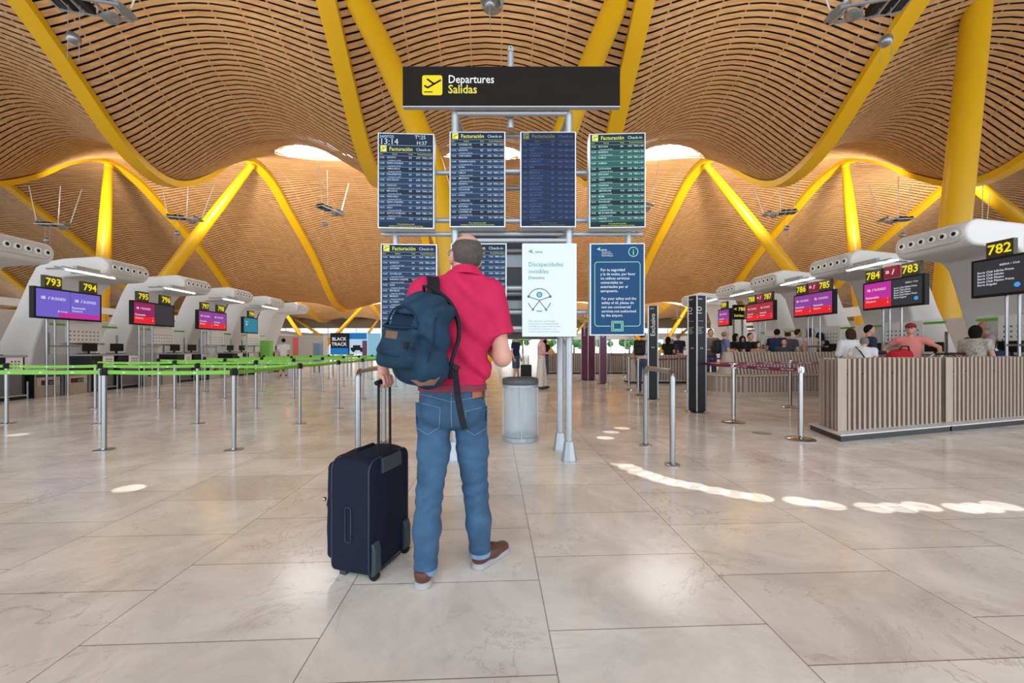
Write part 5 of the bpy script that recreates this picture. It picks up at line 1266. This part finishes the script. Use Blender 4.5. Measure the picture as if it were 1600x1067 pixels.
# polo shirt
PINK = mat('raspberry_pique', (.52, .016, .082), .75, var=.06, vscale=10, bump=.10, bscale=320, spec=.25)
C = SDF((-.42, -.30, .90), (.42, .40, 1.70), .0065)
C.ell(Q_(715, 495, 2.12), (.212, .128, .235), .05)
C.cone(Q_(713, 520, 2.115), Q_(707, 612, 2.11), .190, .182, .05, sc=(1, .70, 1))
C.cone(shL, shR, .076, .076, .06); C.cone(Q_(727, 448, 2.12), Q_(728, 425, 2.13), .095, .072, .05)
C.cone(shR, Q_(783, 524, 2.105), .080, .069, .035, cutb=True); C.cone(shL, Q_(640, 520, 2.09), .082, .070, .035, cutb=True)
X, Y_, Z = C.all(); wr_ = .010*np.sin(38*(Z+.55*X)+3*np.sin(9*X))*np.exp(-((X-.12)/.16)**2)+.008*np.sin(46*(X-.5*Z)+2.2*np.sin(8*Z))*np.clip((1.35-Z)*3, 0, 1)+.005*np.sin(70*(Z+.9*X))*np.exp(-((Z-1.02)/.09)**2)
C.D += wr_.astype(np.float32)
C.cut(Q_(707, 600, 2.1), (-.02, 0, -1)); C.cut(Q_(728, 427, 2.13), (0, .25, 1))
C.build('polo_shirt', PINK, man, 1)
def loopband(c, rx, ry, tilt, zt, h0, flare, th=.004, a0=0, a1=360, n=40):
    mb = MB(); pi_ = []
    for i in range(n+1):
        a = math.radians(a0+(a1-a0)*i/n)
        for k, (e, z) in enumerate(((0, h0), (flare, 0), (flare+th, 0), (th, h0))):
            pi_.append(Vector((c[0]+(rx+e)*math.cos(a), c[1]+(ry+e)*math.sin(a), c[2]+z+tilt*math.sin(a))))
    mb.add(pi_, [(i*4+k, i*4+(k+1) % 4, i*4+4+(k+1) % 4, i*4+4+k) for i in range(n) for k in range(4)]); return mb
loopband(Q_(728, 437, 2.13), .072, .068, -.022, 0, .048, .026).build('collar', PINK, man, smooth=SM)
# sleeve hem
ax = (Vector(Q_(784, 524, 2.105))-Vector(shR)).normalized(); M = ax.to_track_quat('Z', 'Y').to_matrix().to_4x4()
MB().lathe([(.0705, -.028), (.0725, -.028), (.0715, .002), (.0685, .002)], Vector(Q_(783, 524, 2.105)), 32, M).build('sleeve_hem', PINK, man, smooth=SM)

# jeans
DENIM = mat('blue_denim', (.046, .105, .195), .8, var=.27, vscale=9, bump=.3, bscale=28, spec=.2)
T = SDF((-.40, -.30, -.0), (.40, .40, 1.06), .006)
T.cone(Q_(707, 603, 2.108), Q_(706, 634, 2.105), .172, .174, .035, sc=(1, .68, .75)); T.ell(Q_(681, 645, 2.06), (.088, .085, .085), .03); T.ell(Q_(732, 645, 2.07), (.088, .085, .085), .03)
T.cone(Q_(678.5, 652, 2.10), Q_(677.5, 705, 2.08), .088, .084, .01).cone(Q_(678, 705, 2.08), knL, .084, .067, .02).cone(knL, Q_(667, 825, 2.05), .067, .069, .02).cone(Q_(667, 825, 2.05), Q_(665, 892, 2.04), .069, .058, .03, cutb=True)
T.cone(Q_(734.5, 652, 2.11), Q_(739, 703, 2.13), .088, .084, .01).cone(Q_(738, 703, 2.13), knR, .084, .067, .02).cone(knR, Q_(748, 815, 2.18), .067, .066, .02).cone(Q_(748, 815, 2.18), Q_(750, 866, 2.19), .066, .056, .03, cutb=True)
X, Y_, Z = T.all()
def band(z0, w_): return np.exp(-((Z-z0)/w_)**2)
T.D += (-.0034*np.sin(95*(Z+.25*np.abs(X))+2.5*np.sin(24*X))*(band(.44, .11)+.8*band(.10, .06))+.0030*np.sin(62*(Z-.6*np.abs(X+.02))+1.5*np.sin(17*X))*band(.80, .09)+.0022*np.sin(55*Z+6*np.sin(11*X)+14*X)*band(.28, .12)+.0025*np.sin(90*Z+20*X)*band(.66, .1)).astype(np.float32)
T.cut(Q_(707, 606, 2.1), (0, 0, 1))
jn = T.build('jeans', DENIM, man, 1)
# surface details on the jeans are laid on the mesh itself
from mathutils.bvhtree import BVHTree
def onsurf(ob, px, py, Y0=1.6, off=.002):
    bv = BV.setdefault(ob.name, BVHTree.FromPolygons([v.co[:] for v in ob.data.vertices], [p.vertices[:] for p in ob.data.polygons]))
    o = Vector((0, 0, CH))-Vector(mo_); tgt = Vector(Q_(px, py, 2.0)); dr = (tgt-o).normalized()
    hit = bv.ray_cast(o, dr)
    if hit[0] is None: return Vector(Q_(px, py, 2.05))
    return hit[0]-dr*off
BV = {}
DST = mat('denim_stitch', (.20, .30, .42), .8, var=.1); DPK = mat('denim_pocket', (.038, .088, .165), .8, var=.18, vscale=12, bump=.12, bscale=420, spec=.2)
def drape(ob, poly, step, name, m, th=.0035):
    # fill polygon (px) by rows, snap to the surface
    ys = [p[1] for p in poly]; y0, y1 = min(ys), max(ys); n = max(2, int((y1-y0)/step)); rows = []
    for i in range(n+1):
        y = y0+(y1-y0)*min(max(i/n, .001), .999); xs = []
        for a, b_ in zip(poly, poly[1:]+poly[:1]):
            if (a[1] <= y) != (b_[1] <= y): xs.append(a[0]+(b_[0]-a[0])*(y-a[1])/(b_[1]-a[1]))
        rows.append((y, min(xs), max(xs)))
    k = 12; V = []
    for y, xa, xb in rows:
        for j in range(k+1): V.append(onsurf(ob, xa+(xb-xa)*j/k, y, off=th))
    F = [(i*(k+1)+j, i*(k+1)+j+1, (i+1)*(k+1)+j+1, (i+1)*(k+1)+j) for i in range(len(rows)-1) for j in range(k)]
    return MB().add(V, F).build(name, m, man, smooth=True)
def stitch(ob, pts, r=.0014, name='stitching', m=None, parent=None, off=.003):
    q = []
    for a, b_ in zip(pts, pts[1:]):
        n = max(1, int(math.hypot(b_[0]-a[0], b_[1]-a[1])/3))
        for i in range(n): q.append((a[0]+(b_[0]-a[0])*i/n, a[1]+(b_[1]-a[1])*i/n))
    q.append(pts[-1]); return MB().tube([onsurf(ob, x, y, off=off) for x, y in q], r, 6).build(name, m or DST, parent or man, smooth=True)
pkL = [(649, 628), (688, 637), (686, 668), (668, 679), (650, 668)]; pkR = [(727, 643), (762, 634), (761, 668), (742, 680), (728, 672)]
for pk in (pkL, pkR):
    o = drape(jn, pk, 3, 'pocket', DPK); stitch(jn, pk+[pk[0]], .0013, parent=o, off=.0045)
stitch(jn, [(649, 614), (672, 619), (705, 628)]); stitch(jn, [(762, 617), (735, 622), (705, 628)]); stitch(jn, [(705, 606), (705, 628), (705, 650), (706, 668)], .0018)
stitch(jn, [(651, 610), (680, 612), (705, 612), (735, 612), (761, 609)])
MB().add([onsurf(jn, x, y, off=.012) for x, y in ((703, 604), (708, 604), (708, 619), (703, 619))], [(0, 1, 2, 3)]).build('belt_loop', DPK, man)
drape(jn, [(738, 611), (758, 610), (758, 622), (738, 623)], 2, 'leather_patch', mat('patch_tan', (.30, .12, .05), .6), .006)
loopband(Q_(707, 609, 2.108), .176, .122, 0, 0, .034, .001, .005, n=60).build('belt', mat('belt_maroon', (.20, .02, .045), .6, bump=.3, bscale=200), man, smooth=SM)
for nm_, c, rx in (('L', Q_(665, 892, 2.04), .0585), ('R', Q_(750, 866, 2.19), .0565)):
    MB().lathe([(rx, 0), (rx+.0025, 0), (rx+.003, .022), (rx, .022)], Vector(c), 32).build('cuff_hem', mat('denim_faded', (.16, .27, .40), .8, var=.15, vscale=30), man, smooth=SM)
# shoes
BRN = mat('brown_leather', (.095, .034, .022), .5, var=.1, bump=.15, bscale=150); SOLE = mat('grey_white_sole', (.36, .36, .37), .6, var=.05)
def shoe(heel, yaw, lift, pitch):
    Mx = Matrix.Translation(Vector(heel)) @ Matrix.Rotation(yaw, 4, 'Z') @ Matrix.Rotation(pitch, 4, 'X')   # toe towards +y
    g = SDF((-.08, -.07, -.02), (.08, .30, .16), .005)
    g.cone((0, 0, .055), (0, .10, .05), .043, .042, .02).cone((0, .10, .045), (.004, .20, .035), .043, .034, .03, sc=(1.05, 1, .9)); g.cone((0, .01, .07), (0, .02, .105), .040, .042, .02, cutb=True); g.cut((0, 0, .022), (0, 0, -1)); g.cut((0, 0, .088), (0, -.2, 1))
    o = g.build('shoe', BRN, man, 1); o.matrix_local = Mx
    g = SDF((-.08, -.07, -.02), (.08, .30, .06), .005); g.cone((0, 0, .0), (.003, .20, .0), .050, .045, .0, sc=(1, 1, 1)); g.cut((0, 0, .031), (0, 0, 1)); g.cut((0, 0, 0), (0, 0, -1))
    g.build('sole', SOLE, o, 1)
    mb = MB()
    for k in range(4): mb.tube([(-.022, .09+k*.022, .088-k*.008), (0, .092+k*.022, .098-k*.008), (.022, .09+k*.022, .088-k*.008)], .003, 6)
    mb.tube([(-.02, .085, .10), (-.05, .07, .12), (-.03, .06, .10)], .0028, 6).build('laces', BLACK, o, smooth=True)
shoe(np.array([*Q_(661, 912, 2.012)[:2], .0]), R_(8), 0, 0)
shoe(np.array([*Q_(749, 880, 2.188)[:2], .0]), R_(-38), 0, 0)

# ============================================================ rucksack on his left shoulder
RB = mat('blue_canvas', (.015, .043, .080), .8, var=.34, vscale=11, bump=.2, bscale=260, spec=.2); RB2 = mat('dark_canvas', (.010, .028, .06), .8, var=.1, bump=.15, bscale=260, spec=.2); WEB = mat('black_webbing', (.012, .012, .018), .7, var=.1, bump=.4, bscale=200, spec=.25); LEA = mat('brown_leather_tag', (.16, .075, .045), .6, var=.1)
BO = P(661, 530, 1.88)
bag = thing('rucksack', 'blue canvas rucksack with brown leather tag, worn by the man in pink', 'bag', BO)
yaw = R_(-28); tilt = R_(7)
BM = np.array(Matrix.Rotation(yaw, 3, 'Z') @ Matrix.Rotation(tilt, 3, 'Y') @ Matrix.Rotation(R_(-6), 3, 'X'))    # columns: right, inward(+y), up
BM = BM; bl = lambda *a: BM@(np.array(a, float))*.93
SB = .93
K = SDF((-.34, -.34, -.32), (.34, .32, .34), .0055)
K.box(bl(0, 0, -.01), (.124, .085, .205), .075, .02, BM); K.ell(bl(.0, .0, .16), (.110, .085, .075), .04, BM)
K.ell(bl(.02, .01, -.12), (.128, .10, .10), .05, BM)
# upper arched compartment and its lip, lower front pocket
K.ell(bl(-.03, -.085, .075), (.10, .06, .085), .03, BM); K.box(bl(-.035, -.115, -.045), (.10, .045, .085), .035, .02, BM)
K.box(bl(-.035, -.135, -.10), (.09, .045, .060), .032, .015, BM)
K.box(bl(-.04, -.155, .075), (.075, .055, .030), .02, .008, BM, op='s')
X, Y_, Z = K.all(); Lx = X*BM[0,0]+Y_*BM[1,0]+Z*BM[2,0]; Lz = X*BM[0,2]+Y_*BM[1,2]+Z*BM[2,2]
K.D += (.009*np.sin(30*(Lx*1.3+Lz*.6)+3*np.sin(13*Lz))*np.clip((Lx+.05)*8, 0, 1)+.007*np.sin(55*(Lx-.3*Lz)+2*np.sin(20*Lz))*np.clip((Lz-.06)*9, 0, 1)).astype(np.float32)
K.build('bag_body', RB, bag, 1)
def bt(pts, r, name, m, **k): return MB().tube([Vector(bl(*p)) for p in pts], r, 8, **k).build(name, m, bag, smooth=True)
arch = [(-.035+.10*math.cos(a), -.118-.025*math.sin(a), .035+.105*math.sin(a)) for a in np.linspace(0, PI, 17)]
bt(arch, .0055, 'piping', RB2)
bt([(-.130, -.13, .05), (-.125, -.155, .035), (-.09, -.170, .034), (-.035, -.172, .032), (.02, -.168, .036), (.075, -.14, .045)], .0065, 'pocket_lip', RB2)
MB().add([Vector(bl(*p)) for p in ((-.12, -.112, .045), (.06, -.112, .045), (.045, -.105, .10), (-.035, -.105, .13), (-.11, -.105, .10))], [(0, 1, 2, 3, 4)]).build('pocket_inside', RB2, bag)
MB().box(-.035, .035, -.003, .003, -.018, .018, Matrix.Translation(Vector(bl(-.055, -.164, -.005))) @ Matrix(BM.tolist()).to_4x4()).build('leather_tag', LEA, bag, bevel=.002)
# flap of the lower pocket
fl = MB(); V = []
for i in range(13):
    x = -.035+(-.112+.224*i/12)
    for z, yy in ((-.045, -.168), (-.075, -.184), (-.105+.018*abs((i-6)/6)**3, -.187)): V.append(Vector(bl(x, yy+.03*abs((i-6)/6)**4, z)))
F = [(i*3+j, i*3+j+1, i*3+3+j+1, i*3+3+j) for i in range(12) for j in range(2)]
o = fl.add(V, F).build('pocket_flap', RB, bag, smooth=True); md = o.modifiers.new('thick', 'SOLIDIFY'); md.thickness = .006
MB().box(-.012, .012, -.004, .004, -.016, .016, Matrix.Translation(Vector(bl(.055, -.176, -.045))) @ Matrix(BM.tolist()).to_4x4()).build('buckle', WEB, bag)
bt([(.055, -.1, .16), (.03, -.14, .02), (.07, -.12, -.10)][:0] or [(.105, -.06, .13), (.125, -.07, .02), (.12, -.08, -.10), (.10, -.09, -.17)], .0035, 'seam_piping', RB2)
MB().add([Vector(bl(*p)) for p in ((.05, -.10, -.205), (.15, -.045, -.185), (.165, -.02, -.165), (.15, -.04, -.212), (.09, -.08, -.228))], [(0, 1, 2, 3, 4)]).build('leather_base', mat('leather_base', (.15, .07, .035), .6), bag)
bt([(-.02, -.02, .225), (-.01, -.05, .262), (.04, -.05, .262), (.055, -.01, .228)], .008, 'grab_handle', WEB)
def w2(px, py, Y): return P(px, py, Y)-BO
def spline(pts, n=8):
    q = []
    for i in range(len(pts)-1):
        p0, p1, p2, p3 = pts[max(i-1, 0)], pts[i], pts[i+1], pts[min(i+2, len(pts)-1)]
        for k in range(n):
            t = k/n; q.append(.5*((2*p1)+(p2-p0)*t+(2*p0-5*p1+4*p2-p3)*t*t+(3*p1-p0-3*p2+p3)*t**3))
    q.append(pts[-1]); return q
pts = spline([w2(676, 476, 1.925), w2(677, 455, 1.955), w2(677, 436, 2.03), w2(673, 437, 2.14), w2(668, 462, 2.24), w2(662, 510, 2.26)])
MB().ribbon(pts, [Vector((.031, .0, -.002))]*len(pts), .007).build('shoulder_strap', WEB, bag, smooth=SM)
pts = spline([w2(686, 458, 1.93), w2(700, 470, 1.92), w2(711, 488, 1.915), w2(717, 510, 1.91), w2(716, 532, 1.905), w2(710, 550, 1.90), w2(705, 570, 1.90), w2(704, 592, 1.91)])
MB().ribbon(pts, [Vector((.006, -.020, .003))]*len(pts), .0075).build('padded_strap', WEB, bag, smooth=SM)
pts = spline([w2(710, 572, 1.885), w2(713, 600, 1.88), w2(718, 636, 1.885), w2(726, 671, 1.885)])
MB().ribbon(pts, [Vector((.0155, 0, .003))]*len(pts), .002).build('loose_webbing', WEB, bag, smooth=SM)
MB().box(-.017, .017, -.01, .01, -.012, .012, Matrix.Translation(w2(712, 574, 1.88)) @ Matrix.Rotation(.5, 4, 'Y')).build('strap_buckle', BLACK, bag, bevel=.003)

# ============================================================ suitcase
su = thing('suitcase', 'dark navy fabric trolley suitcase held by the man in pink', 'suitcase', (-.72, 2.011, 0), 0)
e1 = Vector((.285, .958, 0)); e2 = Vector((-.958, .285, 0)); SMx = Matrix((( -e2.x, e1.x, 0), (-e2.y, e1.y, 0), (0, 0, 1))).to_4x4()
su.matrix_basis = Matrix.Translation((-.72, 2.011, 0)) @ SMx      # local: -x away (front pockets), +y along the back, z up
NVY_ = mat('navy_nylon', (.0035, .0075, .026), .8, var=.12, vscale=14, bump=.15, bscale=500, spec=.3); PIP = mat('suitcase_piping', (.022, .032, .05), .5); PLS = mat('suitcase_plastic', (.03, .045, .06), .45)
K = SDF((-.34, -.06, .0), (.06, .44, .68), .006)
def soft(G):
    def rb(a, b, ha, hb, r): qa = np.abs(a)-(ha-r); qb = np.abs(b)-(hb-r); return np.hypot(np.maximum(qa, 0), np.maximum(qb, 0))+np.minimum(np.maximum(qa, qb), 0)-r
    x, y, z = G[..., 0]+.125, G[..., 1]-.19, G[..., 2]-.322
    d1 = rb(y, z, .187, .304, .062); d2 = rb(x, z, .118, .304, .03); h = np.maximum(.014-np.abs(d1-d2), 0)/.014
    return np.maximum(d1, d2)+h*h*.0035
K.put(np.array((-.25, 0, .015)), np.array((0, .38, .63)), soft, .01); K.box((-.255, .19, .47), (.045, .165, .125), .035, .03); K.box((-.26, .19, .235), (.045, .165, .165), .035, .02)
K.ell((-.12, .19, .62), (.12, .17, .02), .03)
X, Y_, Z = K.all(); K.D += (.0012*np.sin(30*Z+8*X)+.001*np.sin(26*Y_)).astype(np.float32)
K.build('body', NVY_, su, 1)
def rrect(x, y0, y1, z0, z1, r, n=6):
    p = []
    for cy, cz, a0 in ((y1-r, z1-r, 0), (y0+r, z1-r, 90), (y0+r, z0+r, 180), (y1-r, z0+r, 270)):
        for k in range(n+1): a = math.radians(a0+90*k/n); p.append((x, cy+r*math.cos(a), cz+r*math.sin(a)))
    return p+[p[0]]
for x in (-.012, -.238): MB().tube(rrect(x, .006, .374, .021, .623, .062), .0042, 8).build('piping', PIP, su, smooth=True)
def rr2(y, x0, x1, z0, z1, r): return [(q[1], y, q[2]) for q in rrect(0, x0, x1, z0, z1, r)]
MB().tube(rr2(-.001, -.150, -.115, .20, .38, .012), .0022, 6).build('side_seam', PLS, su, smooth=True)
MB().tube([(-.30, .04, .36), (-.305, .1, .355), (-.305, .3, .355), (-.30, .34, .36)], .004, 6).build('zip', PIP, su, smooth=True)
MB().ball((-.298, .02, .40), .011, 10).build('zip_pull', CHROME, su, smooth=True)
for y in (.045, .335):
    o = MB().prism([(.0, .03), (.018, .04), (.018, .16), (.006, .20), (-.01, .2), (-.01, .03)], y-.028, y+.028, lambda a, b, d: Vector((a, d, b))).build('wheel_guard', PLS, su, bevel=.008)
    MB().lathe([(.015, -.014), (.026, -.012), (.028, 0), (.026, .012), (.015, .014)], (-.006, y, .028), 20, Matrix.Rotation(PI/2, 4, 'X')).build('wheel', BLACK, su, smooth=SM)
for y in (.06, .32): MB().box(-.22, -.18, y-.02, y+.02, 0, .06).build('foot', PLS, su, bevel=.004)
MB().prism([(-.10, .622), (.005, .618), (.008, .585), (.008, .540), (-.006, .535), (-.01, .60), (-.10, .615)], .10, .28, lambda a, b, d: Vector((a, d, b))).build('handle_housing', PLS, su, bevel=.006)
MB().box(-.075, -.015, .125, .255, .620, .632).build('handle_well', BLACK, su, bevel=.004)
inv = su.matrix_basis.inverted(); hb = inv @ (Vector(BARC)+Vector(mo_)); ht = []
for y0, y1 in ((.135, hb.y-.052), (.245, hb.y+.052)):
    MB().tube([(-.045, y0, .60), (hb.x, y1, hb.z-.01)], .0075, 10).build('telescopic_tube', BLACK, su, smooth=SM)
MB().tube([(hb.x, hb.y-.075, hb.z-.004), (hb.x, hb.y-.055, hb.z), (hb.x, hb.y+.055, hb.z), (hb.x, hb.y+.066, hb.z-.005)], [.012, .0135, .0135, .011], 14).build('grip', BLACK, su, smooth=True)
bt_ = MB().tube([(-.17, .10, .628), (-.17, .12, .648), (-.17, .26, .648), (-.17, .28, .628)], .008, 8).build('top_handle', NVY_, su, smooth=True)
